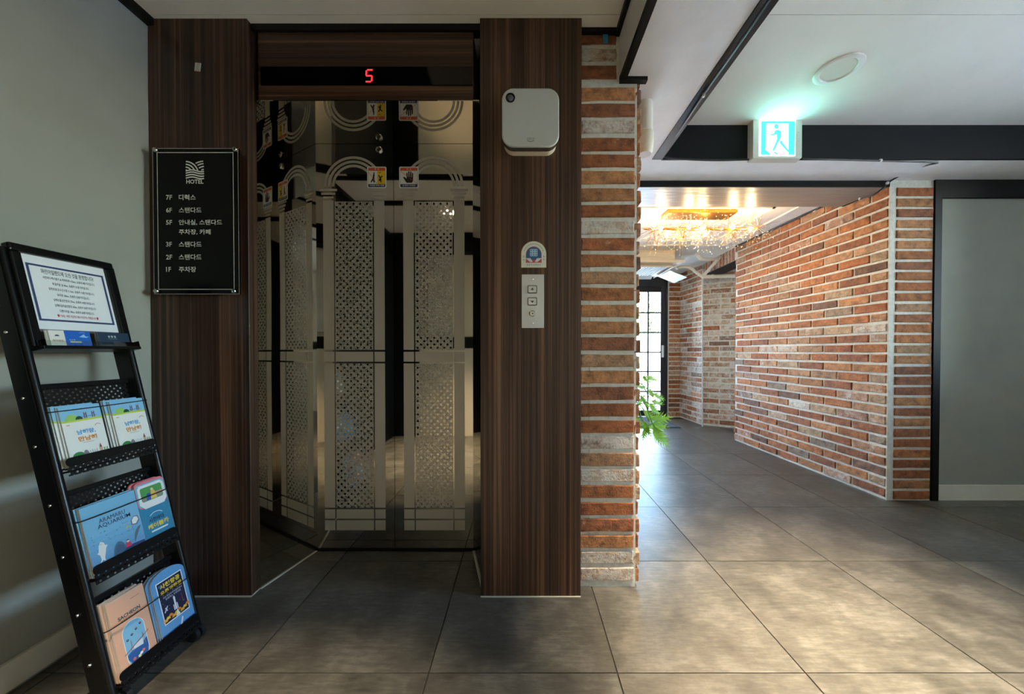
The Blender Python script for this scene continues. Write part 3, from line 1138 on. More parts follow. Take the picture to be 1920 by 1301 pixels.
# ------------------------------------------------------------------ air freshener dispenser
FY = 1.392
d0, d1 = at(941, 274.5, FY), at(1048.5, 165, FY)
dc = ((d0.x + d1.x) / 2, 1.463, (d0.z + d1.z) / 2)
hw, hh = (d1.x - d0.x) / 2, (d1.z - d0.z) / 2
disp = thing('air_freshener', 'white rounded square air freshener dispenser on the wood panel', 'dispenser', dc)
b = MB()
b.extr(rrect(-hw, -hh, hw, hh, 0.045, 8), FRONT, FY - 1.463, FY - 1.463 + 0.012, plain((196, 199, 196), 0.35))
b.build('front_cover', disp, bevel=0.004, seg=3)
b = MB()
b.extr(rrect(-hw + 0.003, -hh + 0.003, hw - 0.003, hh - 0.003, 0.044, 8), FRONT, FY - 1.463 + 0.012, -0.030, plain((86, 74, 66), 0.25))  # brown painted in for the underside's shade and its reflection of the wood
b.build('housing', disp)
b = MB()
b.extr(rrect(-hw + 0.006, -hh + 0.002, hw - 0.006, hh - 0.006, 0.042, 8), FRONT, -0.030, 0.0, plain((222, 208, 182), 0.5))
b.build('back_plate', disp)
su, sv = -hw * 0.70, hh * 0.66
b = MB()
b.lathe([(0.0185, 0.0), (0.0185, -0.003), (0.0155, -0.004), (0.014, -0.001)], plain((40, 40, 42), 0.2, 0.6), 24, (su, FY - 1.463, sv), 'y')
sen = b.build('sensor_ring', disp, smooth=True)
b = MB()
b.lathe([(0.0142, 0.0), (0.012, -0.003), (0.008, -0.0052), (0.002, -0.006)], plain((120, 124, 130), 0.08, 0.7), 20, (su, FY - 1.463, sv), 'y')
b.build('lens', sen, smooth=True)
e = Print()
e.text('CESCO', 0.0, -hh * 0.735, (70, 70, 70), h=0.0085, w=0.030, k=1)
e.stroke([(-0.013, -hh * 0.735 - 0.0085), (-0.004, -hh * 0.735 - 0.0105), (0.002, -hh * 0.735 - 0.0115), (0.014, -hh * 0.735 - 0.0075)], 0.0022, (80, 80, 80), 1)
e.build('logo', disp, (0, FY - 1.463 - 0.0002, 0))['label'] = 'small grey printed maker mark'

# arched sticker above the call plate
q0, q1 = at(977, 502, 1.4625), at(1024.5, 452, 1.4625)
w, h = (q1.x - q0.x), (q1.z - q0.z)
stk = thing('safety_sticker', 'arched white inspection sticker with a blue and red emblem above the call plate', 'sticker', ((q0.x + q1.x) / 2, 1.4626, q0.z))
e = Print()


def arch(u, v0, v1):
    r = u
    return [(-u, v0), (u, v0)] + [(r * math.cos(RAD(a)), v1 - r + r * math.sin(RAD(a))) for a in range(0, 181, 12)]


e.poly(arch(w / 2, 0, h), (196, 178, 112), 1)
e.poly(arch(w / 2 - 0.002, 0.002, h - 0.002), (222, 220, 208), 2)
e.poly(arch(w * 0.31, h * .19, h * .80), (196, 92, 84), 3)
e.poly(arch(w * 0.29, h * .28, h * .78), (52, 96, 140), 4)
e.rect(-w * .30, h * .19, w * .30, h * .30, (196, 84, 74), 5)
e.poly(rrect(-w * .15, h * .43, w * .15, h * .70, 0.003), (170, 198, 214), 5)
for k in range(9):
    e.ell(-w * .10 + (k % 3) * w * .10, h * (.48 + (k // 3) * .085), w * .028, h * .024, (70, 120, 160), 6, 8)
for s in (-1, 1):
    for k in range(4):
        e.stroke([(s * w * (.30 - .05 * k), h * .36), (s * w * (.13 - .025 * k), h * .22)], w * .03, (225, 225, 225), 6)
for k in range(15):
    a = RAD(20 + k * 10)
    e.rect(math.cos(a) * w * .39 - .0016, h - w / 2 + math.sin(a) * w * .39 - .0016, math.cos(a) * w * .39 + .0016, h - w / 2 + math.sin(a) * w * .39 + .0016, (44, 120, 84), 4)
e.text('검', -w * .40, h * .42, (40, 60, 90), h=0.008, k=4)
e.text('사', -w * .40, h * .30, (40, 60, 90), h=0.008, k=4)
e.text('필', w * .40, h * .42, (44, 120, 84), h=0.008, k=4)
e.text('증', w * .40, h * .30, (44, 120, 84), h=0.008, k=4)
e.text('승강기 안전검사', 0, h * .11, (60, 70, 90), w=w * .56, h=0.008, k=4)
e.build('print', stk)

# ------------------------------------------------------------------ call plate
q0, q1 = at(978, 615, 1.4605), at(1020, 514.5, 1.4605)
cw, chh = (q1.x - q0.x) / 2, (q1.z - q0.z) / 2
call = thing('call_plate', 'polished steel elevator call plate with up and down buttons', 'button panel', ((q0.x + q1.x) / 2, 1.463, (q0.z + q1.z) / 2))
box('plate', (-cw, -0.0035, -chh), (cw, 0.0, chh), M['brushed'], call, bevel=0.0008)
for nm, zz, s in (('up', 0.44, 1), ('down', -0.01, -1)):
    z = chh * zz
    b = MB().extr(rrect(-0.0215, -0.0165, 0.0175, 0.0165, 0.004, 3), FRONT, -0.0052, -0.0035, plain((34, 33, 32), 0.4))
    bt = b.build('button', call, (0, 0, z))
    b = MB().extr(rrect(-0.0185, -0.0135, 0.0145, 0.0135, 0.003, 3), FRONT, -0.0075, -0.005, plain((206, 203, 194), 0.4))
    b.build('key_cap', bt)
    e = Print()
    e.poly([(-0.009, -s * 0.002), (-0.002, s * 0.006), (0.005, -s * 0.002), (0.0035, -s * 0.0035), (-0.002, s * 0.001), (-0.0075, -s * 0.0035)] if s > 0 else
           [(-0.009, 0.002), (-0.0075, 0.0035), (-0.002, -0.001), (0.0035, 0.0035), (0.005, 0.002), (-0.002, -0.006)], (40, 36, 34), 1)
    e.rect(-0.003, -0.006, -0.001, 0.004, (40, 36, 34), 1)
    e.build('arrow', bt, (0, -0.0076, 0))
MB().lathe([(0.0135, 0), (0.0135, -0.005), (0.011, -0.006), (0.010, -0.004), (0.003, -0.004)], M['chrome'], 20, (-0.002, -0.0035, -chh * 0.46), 'y').build('key_switch', call, smooth=True)
MB().lathe([(0.003, 0), (0.002, -0.002)], plain((20, 20, 20), 0.5), 10, (-0.001, -0.0075, -chh * 0.46), 'y').build('keyhole', call)
for z in (chh * 0.83, -chh * 0.82):
    MB().lathe([(0.0032, 0), (0.002, -0.0012)], M['chrome'], 10, (0, -0.0035, z), 'y').build('screw', call, smooth=True)

# ------------------------------------------------------------------ brochure rack leaning against the grey wall
LEAN = RAD(13.2)
rack = thing('brochure_rack', 'tall black metal brochure rack with perforated shelves leaning by the grey wall', 'rack', (-1.150, 1.1255, 0), (-LEAN, 0, RAD(90)))
RM = Matrix.Translation((-1.150, 1.1255, 0)) @ Euler((-LEAN, 0, RAD(90))).to_matrix().to_4x4()
for s in (-1, 1):
    b = MB()
    b.box((s * 0.1405, 0.006, 0.045), (s * 0.1225, 0.058, 1.362), M['rack'])
    up = b.build('upright', rack, bevel=0.003)
    MB().tube([(s * 0.1315, 0.006, 0.04), (s * 0.1315, 0.006, 1.360)], 0.0095, M['rack'], 12).build('front_tube', up, smooth=True)
    for v in (1.12, 0.93, 0.79, 0.62, 0.47, 0.30, 0.155):
        MB().lathe([(0.0045, 0), (0.0045, -0.003), (0.003, -0.005)] if s < 0 else [(0.0045, 0), (0.0045, 0.003), (0.003, 0.005)], M['chrome'], 10, (s * 0.1405, 0.034, v), 'x').build('screw', up, smooth=True)
for x in (-0.115, 0.125):
    for yy in (0.012, 0.085):
        if yy > 0.05 and x < 0:
            pass
        cs = MB()
        cs.box((x - 0.011, yy - 0.006, 0.030), (x + 0.011, yy + 0.008, 0.052), M['rack'])
        cs = cs.build('caster', rack, bevel=0.002)
        w_ = MB()
        for dx in (-0.011, 0.011):
            w_.lathe([(0.004, dx - 0.007), (0.021, dx - 0.007), (0.022, dx), (0.021, dx + 0.007), (0.004, dx + 0.007)], M['rubber'], 18, (x, yy, 0.024 + (0.0 if yy < 0.05 else 0.001)), 'x')
        w_.build('wheel', cs, smooth=True)
box('foot_bar', (-0.125, 0.03, 0.045), (0.135, 0.052, 0.06), M['rack'], rack)
box('foot_arm', (0.115, 0.006, 0.045), (0.135, 0.10, 0.060), M['rack'], rack)
box('foot_arm', (-0.125, 0.006, 0.045), (-0.105, 0.10, 0.060), M['rack'], rack)

# header frame with the notice
hf = MB()
X0, X1, V0, V1, fw = -0.128, 0.128, 1.068, 1.375, 0.024
for a, c_ in (((X0, -0.012, V1 - fw), (X1, 0.012, V1)), ((X0, -0.012, V0), (X0 + fw, 0.012, V1 - fw)), ((X1 - fw, -0.012, V0), (X1, 0.012, V1 - fw))):
    hf.box(a, c_, M['rack'])
hf.build('header_frame', rack, bevel=0.005, seg=3)
box('header_backing', (X0 + 0.01, 0.0, V0), (X1 - 0.01, 0.008, V1 - 0.01), plain((96, 95, 92), 0.4), rack)
e = Print()
PU0, PU1, PV0, PV1 = X0 + fw, X1 - fw, 1.124, V1 - fw
pw, ph = PU1 - PU0, PV1 - PV0
U = lambda f: PU0 + pw * f
V = lambda f: PV0 + ph * f
e.rect(PU0, PV0, PU1, PV1, (226, 229, 232), 1)
e.frame(U(.05), V(.115), U(.97), V(.885), 0.006, (54, 66, 108), 2)
lines = [('마린아일랜드에 오신 것을 환영합니다!', .80, .62, (30, 34, 52), .034), ('사천바다케이블카 & 아라마루 4.3km, 승용차 8분거리입니다.', .715, .62, (40, 46, 66), .020),
         ('독일마을 20.4km, 승용차 31분거리입니다.', .64, .44, (40, 46, 66), .020), ('삼천포용궁수산시장 5.1km, 승용차 10분거리입니다.', .565, .55, (40, 46, 66), .020),
         ('보리암 30km, 승용차 53분거리입니다.', .49, .39, (40, 46, 66), .020), ('남해보물섬전망대 27km, 승용차 39분거리입니다.', .415, .50, (40, 46, 66), .020),
         ('남해독일마을전망대 30km, 승용차 50분거리입니다.', .34, .50, (40, 46, 66), .020), ('다랭이마을 34km, 승용차 60분거리입니다.', .265, .42, (40, 46, 66), .020),
         ('♥ 아래는 저희 아일랜드에서 추천하는 맛집입니다 ♥', .195, .50, (176, 56, 62), .021)]
for s, fv, fwid, colr, hgt in lines:
    e.text(s, U(.51), V(fv), colr, w=pw * fwid, h=ph * hgt * 2.0, k=3, bold=0.008)
e.build('poster', rack)['label'] = 'white printed welcome notice with a navy border'
cs = MB()
cs.box((X0, -0.040, V0 - 0.012), (X1, 0.012, V0 - 0.002), M['rack'])
cs.build('card_ledge', rack, bevel=0.002)
g = MB()
g.box((X0 + 0.004, -0.0405, V0 - 0.004), (X1 - 0.004, -0.0385, V0 + 0.012), M['glass'])
g.box((X0 + 0.004, -0.0405, V0 - 0.004), (X0 + 0.007, 0.0, V0 + 0.016), M['glass'])
g.box((X1 - 0.007, -0.0405, V0 - 0.004), (X1 - 0.004, 0.0, V0 + 0.016), M['glass'])
g.build('clear_card_tray', rack)

SHELF = [(0.700, 0.953, 0.875), (0.378, 0.633, 0.552), (0.060, 0.308, 0.228)]
for v0, v1, vc in SHELF:
    sh_ = MB()
    sh_.box((-0.1225, 0.038, v0 + 0.004), (0.1225, 0.0392, v1), M['perforated'])
    sh_ = sh_.build('shelf', rack)
    box('top_rail', (-0.1225, 0.026, v1 - 0.004), (0.1225, 0.044, v1 + 0.012), M['rack'], sh_, bevel=0.003)
    b = MB()
    b.extr(rrect(-0.122, v0 + 0.012, 0.122, v0 + 0.038, 0.011, 4), FRONT, -0.0135, -0.0115, M['rack'])
    b.build('lip', sh_)
    b = MB()
    b.box((-0.122, -0.0130, v0 - 0.014), (0.122, -0.0120, v0 + 0.014), M['perforated'])
    b.build('lip_apron', sh_)
    b = MB()
    b.box((-0.122, -0.0130, v0 - 0.003), (0.122, 0.040, v0 + 0.001), M['rack'])
    b.build('tray', sh_)
    MB().tube(bez([(-0.128, 0.004, vc + 0.004), (-0.118, -0.0175, vc), (0, -0.0185, vc - 0.001), (0.118, -0.0175, vc), (0.128, 0.004, vc + 0.003)], 6), 0.0016, M['rubber'], 6).build('retaining_cord', sh_, smooth=True)


# ------------------------------------------------------------------ brochures (each lies in the rack: things of their own)
ORD = ['foremost', 'second', 'third', 'fourth', 'rearmost']


def brochure(name, label, group, outline, print_fn, paper, thick, u, v, copies, ybase, step_u=0.0, step_v=0.0, cat='brochure'):
    b = MB()
    b.extr(outline, FRONT, 0.0, thick, plain(paper, 0.6), plain((214, 212, 204), 0.8))
    root = b.build(name)
    tag(root, 'copy', cat, group)
    e = Print()
    print_fn(e)
    e.build('cover_print', root)
    for k in range(copies):
        o = root if k == 0 else copy_tree(root)
        o['label'] = label % ORD[k if k < copies - 1 else -1]
        y = ybase + (thick + 0.0016) * k
        o.matrix_world = RM @ Matrix.Translation((u + step_u * k, y, v + step_v * k)) @ Euler((0, RAD((0, .7, -.5, .4, .3)[k % 5]), 0)).to_matrix().to_4x4()
    return root


def rect_out(w, h):
    return [(0, 0), (w, 0), (w, h), (0, h)]


def p_namhae(e):
    w, h = 0.099, 0.182
    e.rect(0, 0, w, h, (232, 230, 222), 1)
    e.rect(0, h * .74, w, h, (134, 188, 220), 2)
    e.rect(0, h * .74, w, h * .775, (190, 202, 70), 3)
    e.ell(w * .25, h * .765, w * .16, h * .10, (150, 196, 96), 4, 16, 0, 180)
    e.ell(w * .42, h * .77, w * .09, h * .055, (30, 74, 50), 5, 12, 0, 180)
    for x in (.55, .75):
        e.rect(w * x, h * .775, w * (x + .018), h * .88, (120, 40, 60), 5)
        e.rect(w * (x + .05), h * .775, w * (x + .068), h * .88, (120, 40, 60), 5)
        e.rect(w * x, h * .84, w * (x + .068), h * .852, (120, 40, 60), 5)
    e.rect(w * .50, h * .805, w * .86, h * .812, (70, 80, 120), 6)
    e.text('남해랑,', w * .52, h * .555, (88, 158, 206), w=w * .46, h=h * .085, k=3, bold=0.035)
    e.text('만남해', w * .52, h * .445, (222, 140, 44), w=w * .46, h=h * .085, k=3, bold=0.035)
    e.rect(w * .38, h * .375, w * .66, h * .382, (150, 150, 146), 3)
    e.arc(w * .84, h * .62, w * .07, 20, 170, w * .015, (196, 110, 100), 3)
    e.rect(w * .09, h * .69, w * .17, h * .70, (206, 110, 70), 3)
    e.ell(w * .22, h * .17, w * .15, h * .075, (54, 132, 70), 3, 14, 0, 180)
    e.ell(w * .40, h * .17, w * .07, h * .085, (130, 124, 136), 4, 12, 0, 180)
    for k in range(4):
        e.rect(w * (.50 + .055 * k), h * .17, w * (.51 + .055 * k), h * (.23 + .015 * (k % 2)), (120, 130, 110), 3)
    e.poly([(w * .74, h * .17), (w * .82, h * .17), (w * .82, h * .25), (w * .78, h * .31), (w * .74, h * .25)], (200, 170, 140), 3)
    e.poly([(w * .75, h * .25), (w * .81, h * .25), (w * .78, h * .32)], (142, 54, 44), 4)
    for k, cc in enumerate(((56, 124, 72), (200, 190, 90), (56, 124, 72))):
        e.rect(w * (.85 + .04 * k), h * .17, w * (.87 + .04 * k), h * .235, cc, 3)
    e.rect(w * .08, h * .165, w * .96, h * .171, (110, 150, 100), 3)
    for k, cc in enumerate(((92, 160, 208), (222, 150, 60), (196, 52, 52), (150, 40, 60), (196, 52, 52), (226, 190, 60))):
        e.ell(w * (.30 + .085 * k), h * .105, w * .045, h * .022, cc, 3, 10)


for u, wh in ((-0.1080, 'farther from'), (0.0190, 'next to')):
    brochure('brochure', '%s white travel leaflet of the stack ' + wh + ' the dark wood panel', 'white travel leaflets in the top shelf',
             rect_out(0.099, 0.182), p_namhae, (228, 226, 218), 0.0035, u, 0.704, 4, -0.0085, -0.0035, 0.0025)


def p_aqua(e):
    w, h = 0.144, 0.205
    e.rect(0, 0, w, h, (122, 182, 212), 1)
    for k in range(6):
        e.rect(0, h * (.02 + .085 * k), w, h * (.02 + .085 * (k + 1)), (96 - 0 * k + 4 * k, 146 + 6 * k, 190 + 4 * k), 2)
    e.text('ARAMARU', w * .50, h * .735, (70, 66, 90), w=w * .48, h=h * .062, k=4, bold=0.0)
    e.text('AQUARIUM', w * .52, h * .655, (52, 44, 84), w=w * .60, h=h * .068, k=4, bold=0.004)
    e.poly([(w * a, h * b) for a, b in ((.13, .16), (.19, .19), (.22, .16), (.22, .21), (.27, .33), (.31, .37), (.27, .38), (.25, .43), (.20, .45), (.16, .40), (.14, .32), (.11, .30), (.15, .27), (.16, .21))], (232, 230, 224), 4)
    e.poly([(w * a, h * b) for a, b in ((.80, .49), (.90, .47), (.97, .53), (.95, .60), (.87, .61), (.80, .56))], (110, 112, 132), 4)
    e.poly([(w * a, h * b) for a, b in ((.82, .50), (.89, .49), (.95, .54), (.93, .59), (.87, .60), (.82, .56))], (236, 232, 226), 5)
    e.ell(w * .50, h * .12, w * .13, h * .22, (74, 112, 136), 4, 18, 0, 180)
    e.ell(w * .50, h * .12, w * .10, h * .18, (66, 96, 126), 5, 18, 0, 180)
    e.poly([(w * a, h * b) for a, b in ((.36, .10), (.62, .10), (.98, .14), (.98, .20), (.66, .22), (.48, .14))], (52, 66, 112), 6)
    e.ell(w * .97, h * .22, w * .18, h * .22, (96, 116, 128), 4, 18, 90, 180)
    e.ell(w * .66, h * .285, w * .025, h * .018, (238, 206, 180), 7, 10)
    e.ell(w * .66, h * .298, w * .028, h * .014, (60, 40, 40), 8, 10, 0, 180)
    e.poly([(w * a, h * b) for a, b in ((.60, .20), (.72, .20), (.70, .27), (.62, .27))], (206, 60, 92), 7)
    e.ell(w * .50, h * .15, w * .02, h * .016, (240, 206, 180), 8, 10)
    e.poly([(w * a, h * b) for a, b in ((.47, .10), (.54, .10), (.53, .14), (.48, .14))], (226, 200, 70), 8)
    e.rect(0, h * .055, w * .34, h * .10, (170, 180, 160), 5)
    r = random.Random(5)
    for k in range(26):
        a, b2 = r.uniform(.08, .9), r.uniform(.40, .58)
        e.ell(w * a, h * b2, w * .016, h * .004, (70, 116, 110), 4, 6)
    for a, b2 in ((.72, .50), (.76, .485), (.70, .48)):
        e.ell(w * a, h * b2, w * .022, h * .009, (214, 196, 70), 5, 8)


brochure('brochure', '%s wide blue aquarium leaflet in its stack on the middle rack shelf', 'blue aquarium leaflets',
         rect_out(0.144, 0.205), p_aqua, (150, 196, 218), 0.004, -0.1175, 0.382, 3, -0.0085, -0.001, 0.0015)


def p_cable(e):
    w, h = 0.094, 0.222
    e.rect(0, 0, w, h * .70, (54, 134, 170), 1)
    e.poly(rrect(0.0, h * .60, w, h * .998, 0.014), (226, 120, 130), 2)
    e.poly(rrect(w * .02, h * .62, w * .99, h * .96, 0.012), (120, 182, 206), 3)
    e.poly([(w * a, h * b) for a, b in ((.06, .66), (.20, .585), (.86, .585), (.98, .66), (.96, .90), (.88, .94), (.14, .94), (.08, .90))], (232, 232, 228), 4)
    e.poly(rrect(w * .15, h * .69, w * .88, h * .90, 0.006), (86, 160, 84), 5)
    e.rect(w * .17, h * .70, w * .86, h * .745, (150, 140, 124), 6)
    e.poly([(w * a, h * b) for a, b in ((.30, .70), (.50, .70), (.46, .80), (.34, .80))], (54, 96, 176), 7)
    e.poly([(w * a, h * b) for a, b in ((.44, .70), (.66, .70), (.60, .83), (.48, .82))], (238, 190, 90), 8)
    e.ell(w * .53, h * .845, w * .05, h * .022, (240, 200, 160), 9, 12)
    e.rect(w * .62, h * .76, w * .86, h * .79, (230, 160, 150), 7)
    e.arc(w * .50, h * .37, w * .30, 45, 135, w * .025, (200, 220, 228), 3)
    e.text('사천바다', w * .48, h * .395, (24, 40, 70), w=w * .52, h=h * .066, k=3, bold=0.02)
    e.text('케이블카', w * .50, h * .305, (238, 202, 66), w=w * .72, h=h * .075, k=3, bold=0.035)
    e.poly(rrect(w * .22, h * .215, w * .80, h * .238, 0.002), (226, 232, 234), 3)


ol = [(0, 0), (0.094, 0), (0.094, 0.208), (0.082, 0.221), (0.012, 0.221), (0, 0.208)]
brochure('brochure', '%s teal cable car leaflet with die-cut cabin window in its stack', 'teal cable car leaflets',
         ol, p_cable, (120, 176, 200), 0.0035, 0.0275, 0.382, 4, -0.0085, -0.0022, 0.001)


def p_sacheon(e):
    w, h = 0.100, 0.232
    e.rect(0, 0, w, h, (222, 170, 140), 1)
    e.text('SACHEON', w * .50, h * .745, (38, 74, 76), w=w * .60, h=h * .046, k=3, bold=0.03)
    e.text('천천히 걷는 사천', w * .48, h * .695, (90, 90, 76), w=w * .46, h=h * .030, k=3, bold=0.0)
    e.rect(w * .60, h * .90, w * .86, h * .905, (150, 80, 70), 3)
    arch_ = rrect(w * .20, h * .085, w * .80, h * .645, w * .29, 8)
    e.poly(arch_, (232, 236, 236), 2)
    e.poly(rrect(w * .215, h * .09, w * .785, h * .64, w * .28, 8), (128, 186, 216), 3)
    e.poly([(w * a, h * b) for a, b in ((.22, .26), (.40, .30), (.60, .29), (.78, .33), (.78, .22), (.74, .15), (.60, .10), (.42, .10), (.28, .15), (.22, .21))], (44, 92, 160), 4)
    e.poly([(w * a, h * b) for a, b in ((.34, .29), (.66, .27), (.70, .35), (.44, .33))], (214, 226, 232), 5)
    e.stroke([(w * .16, h * .285), (w * .86, h * .40)], w * .02, (176, 66, 56), 6)
    for a in (.34, .66):
        e.stroke([(w * a, h * .27), (w * (a + .03), h * .42)], w * .015, (130, 140, 150), 5)
        e.stroke([(w * (a + .06), h * .27), (w * (a + .03), h * .42)], w * .015, (130, 140, 150), 5)
    for k, (a, b2) in enumerate(((.30, .44), (.43, .475), (.56, .51), (.69, .545))):
        e.ell(w * a, h * b2, w * .035, h * .016, (46, 70, 110), 5, 10)
        e.ell(w * a, h * (b2 + .006), w * .02, h * .006, (200, 130, 150), 6, 8)
    for a, b2, cc in ((.36, .175, (220, 100, 100)), (.62, .20, (226, 120, 90)), (.50, .165, (236, 224, 150)), (.56, .185, (240, 240, 240))):
        e.ell(w * a, h * b2, w * .045, h * .018, cc, 6, 10)


ol = [(0, 0), (0.100, 0), (0.100, 0.232), (0.088, 0.234), (0, 0.234)]
brochure('brochure', '%s peach city leaflet with blue sea arch in its stack', 'peach city leaflets',
         rect_out(0.100, 0.233), p_sacheon, (206, 206, 200), 0.0045, -0.112, 0.064, 4, -0.0085, -0.0018, 0.0018)


def p_space(e):
    w, h = 0.112, 0.236
    top = [(w / 2 + w / 2 * math.cos(RAD(a)), h * .86 + h * .13 * math.sin(RAD(a))) for a in range(0, 181, 12)]
    e.poly([(0, 0), (w, 0)] + top, (98, 158, 208), 1)
    e.rect(w * .13, h * .27, w * .90, h * .86, (236, 236, 232), 2)
    e.rect(w * .155, h * .285, w * .875, h * .845, (26, 28, 62), 3)
    e.text('사천항공', w * .52, h * .785, (240, 206, 60), w=w * .60, h=h * .070, k=4, bold=0.035)
    e.text('우주과학관', w * .52, h * .695, (240, 206, 60), w=w * .64, h=h * .070, k=4, bold=0.035)
    e.text('KAI 항공우주박물관에서', w * .53, h * .630, (220, 222, 230), w=w * .56, h=h * .028, k=4)
    e.text('함께하는 우주여행', w * .53, h * .593, (220, 222, 230), w=w * .46, h=h * .028, k=4)
    for k in range(9):
        e.ell(w * (.17 + .085 * k), h * (.305 + .018 * (k % 3)), w * .065, h * .038, ((236, 166, 40), (240, 196, 60), (226, 130, 40))[k % 3], 4, 12, 0, 180)
    e.rect(w * .50, h * .38, w * .55, h * .54, (228, 230, 236), 5)
    e.poly([(w * .49, h * .54), (w * .56, h * .54), (w * .525, h * .58)], (228, 230, 236), 5)
    e.rect(w * .46, h * .38, w * .49, h * .46, (206, 210, 220), 5)
    e.rect(w * .56, h * .38, w * .59, h * .46, (206, 210, 220), 5)
    e.poly([(w * .47, h * .29), (w * .60, h * .29), (w * .54, h * .38)], (240, 236, 220), 6)
    e.stroke([(w * .20, h * .43), (w * .31, h * .50)], w * .03, (214, 218, 228), 5)
    e.stroke([(w * .24, h * .49), (w * .28, h * .44)], w * .03, (214, 218, 228), 5)
    e.stroke([(w * .76, h * .42), (w * .74, h * .54)], w * .012, (206, 80, 80), 5)
    e.ell(w * .22, h * .80, w * .04, h * .02, (40, 110, 150), 4, 10)
    r = random.Random(9)
    for k in range(20):
        e.ell(w * r.uniform(.18, .86), h * r.uniform(.40, .82), w * .006, h * .003, (220, 222, 240), 4, 6)
    e.rect(0, 0, w, h * .155, (42, 92, 164), 3)
    e.poly([(w * .50, h * .10), (w * .56, h * .10), (w * .66, h * .22), (w * .62, h * .24)], (226, 230, 234), 4)
    e.poly([(w * .50, h * .09), (w * .62, h * .12), (w * .58, h * .15)], (206, 212, 220), 5)


w, h = 0.112, 0.236
ol = [(0, 0), (w, 0)] + [(w / 2 + w / 2 * math.cos(RAD(a)), h * .86 + h * .13 * math.sin(RAD(a))) for a in range(0, 181, 12)]
brochure('brochure', '%s round-topped blue space museum leaflet in its stack', 'blue space museum leaflets',
         ol, p_space, (110, 160, 206), 0.0035, 0.006, 0.064, 5, -0.0085, -0.0022, 0.0)


def p_card1(e):
    w, h = 0.098, 0.046
    e.rect(0, 0, w, h, (226, 222, 212), 1)
    e.poly([(w * .36, 0), (w, 0), (w, h), (w * .36, h)], (20, 96, 190), 2)
    e.ell(w * .18, h * .62, w * .055, h * .10, (60, 70, 90), 3, 12, 0, 180)
    e.text('멸치쌈밥', w * .185, h * .33, (150, 60, 60), w=w * .24, h=h * .14, k=3)
    e.text('이 선 생', w * .52, h * .40, (230, 236, 242), w=w * .14, h=h * .09, k=3)
    e.rect(w * .46, h * .21, w * .74, h * .29, (238, 226, 150), 3)
    e.poly([(w * a, h * b) for a, b in ((.70, .60), (.90, .56), (.96, .66), (.88, .64), (.84, .80), (.76, .68))], (150, 196, 232), 3)
    e.arc(w * .80, h * .74, w * .09, 40, 140, w * .01, (170, 206, 236), 3)


def p_card2(e):
    w, h = 0.088, 0.046
    e.rect(0, 0, w, h, (24, 50, 74), 1)
    e.text('성 평 집', w * .42, h * .70, (220, 224, 226), w=w * .26, h=h * .16, k=3, bold=0.02)
    e.text('회·해산물 전문', w * .44, h * .53, (140, 160, 170), w=w * .30, h=h * .06, k=3)
    e.text('사천시 팔포', w * .84, h * .12, (150, 170, 180), w=w * .14, h=h * .06, k=3)


brochure('business_card', '%s white and blue restaurant card in the pile under the notice', 'blue restaurant cards', rect_out(0.098, 0.046), p_card1, (220, 218, 210), 0.0008, -0.104, 1.0675, 4, -0.030, -0.0012, 0.0004, 'card')
brochure('business_card', '%s dark navy restaurant card in the pile under the notice', 'navy restaurant cards', rect_out(0.088, 0.046), p_card2, (60, 80, 96), 0.0008, 0.016, 1.0675, 4, -0.030, -0.001, 0.0004, 'card')

# ------------------------------------------------------------------ exit sign on the cross beam
XY = 2.104
q0, q1 = at(1412, 296.5, XY), at(1504, 220, XY)
ex = thing('exit_sign', 'glowing green and white running-man exit sign on the black cross beam', 'exit sign', ((q0.x + q1.x) / 2, 2.15, (q0.z + q1.z) / 2))
hw, hh = (q1.x - q0.x) / 2, (q1.z - q0.z) / 2
b = MB()
dY = XY - 2.15
fr, bk = rrect(-hw, -hh, hw, hh, 0.006, 3), rrect(-hw - 0.004, -hh - 0.004, hw + 0.004, hh, 0.006, 3)
pl = plain((206, 204, 194), 0.4, name='sign_housing')
n = len(fr)
b.v = [(u, dY, v) for u, v in fr] + [(u, 0.0, v) for u, v in bk]
b.mats = [pl]
for k in range(n):
    b.f.append((k, n + k, n + (k + 1) % n, (k + 1) % n))
b.f.append(tuple(range(n)))
b.m = [0] * len(b.f)
b.build('housing', ex)
f0, f1 = at(1423, 292.5, XY), at(1491.5, 225, XY)
cx0, cz0 = ex.location.x, ex.location.z
u0, u1, v0, v1 = f0.x - cx0, f1.x - cx0, f0.z - cz0, f1.z - cz0
EW, EG, ED = emit('sign_white_glow', (180, 255, 244), 6.5), emit('sign_green_glow', (20, 205, 190), 6.0), emit('sign_figure_glow', (60, 190, 205), 0.8)
X = lambda f: u0 + (u1 - u0) * f
Z = lambda f: v0 + (v1 - v0) * f
e = Print()
e.rect(u0, v0, u1, v1, EW, 2)
e.build('light_panel', ex, (0, dY, 0))
e = Print()
e.rect(X(.05), Z(.03), X(.19), Z(.97), EG, 3)
e.rect(X(.81), Z(.03), X(.985), Z(.97), EG, 3)
e.rect(X(.19), Z(.90), X(.81), Z(.97), EG, 3)
e.poly([(X(.19), Z(.03)), (X(.34), Z(.03)), (X(.22), Z(.15)), (X(.19), Z(.15))], EG, 3)
e.build('green_field', ex, (0, dY, 0))
e = Print()
e.ell(X(.47), Z(.82), 0.014, 0.016, ED, 5, 14)
e.poly([(X(a), Z(bb)) for a, bb in ((.44, .72), (.56, .72), (.61, .68), (.60, .52), (.58, .46), (.52, .36), (.44, .18), (.40, .13), (.36, .15), (.44, .34), (.49, .47), (.48, .60), (.42, .58), (.30, .57), (.30, .60), (.40, .63))], ED, 5)
e.poly([(X(a), Z(bb)) for a, bb in ((.38, .12), (.44, .12), (.56, .04), (.46, .04))], ED, 5)
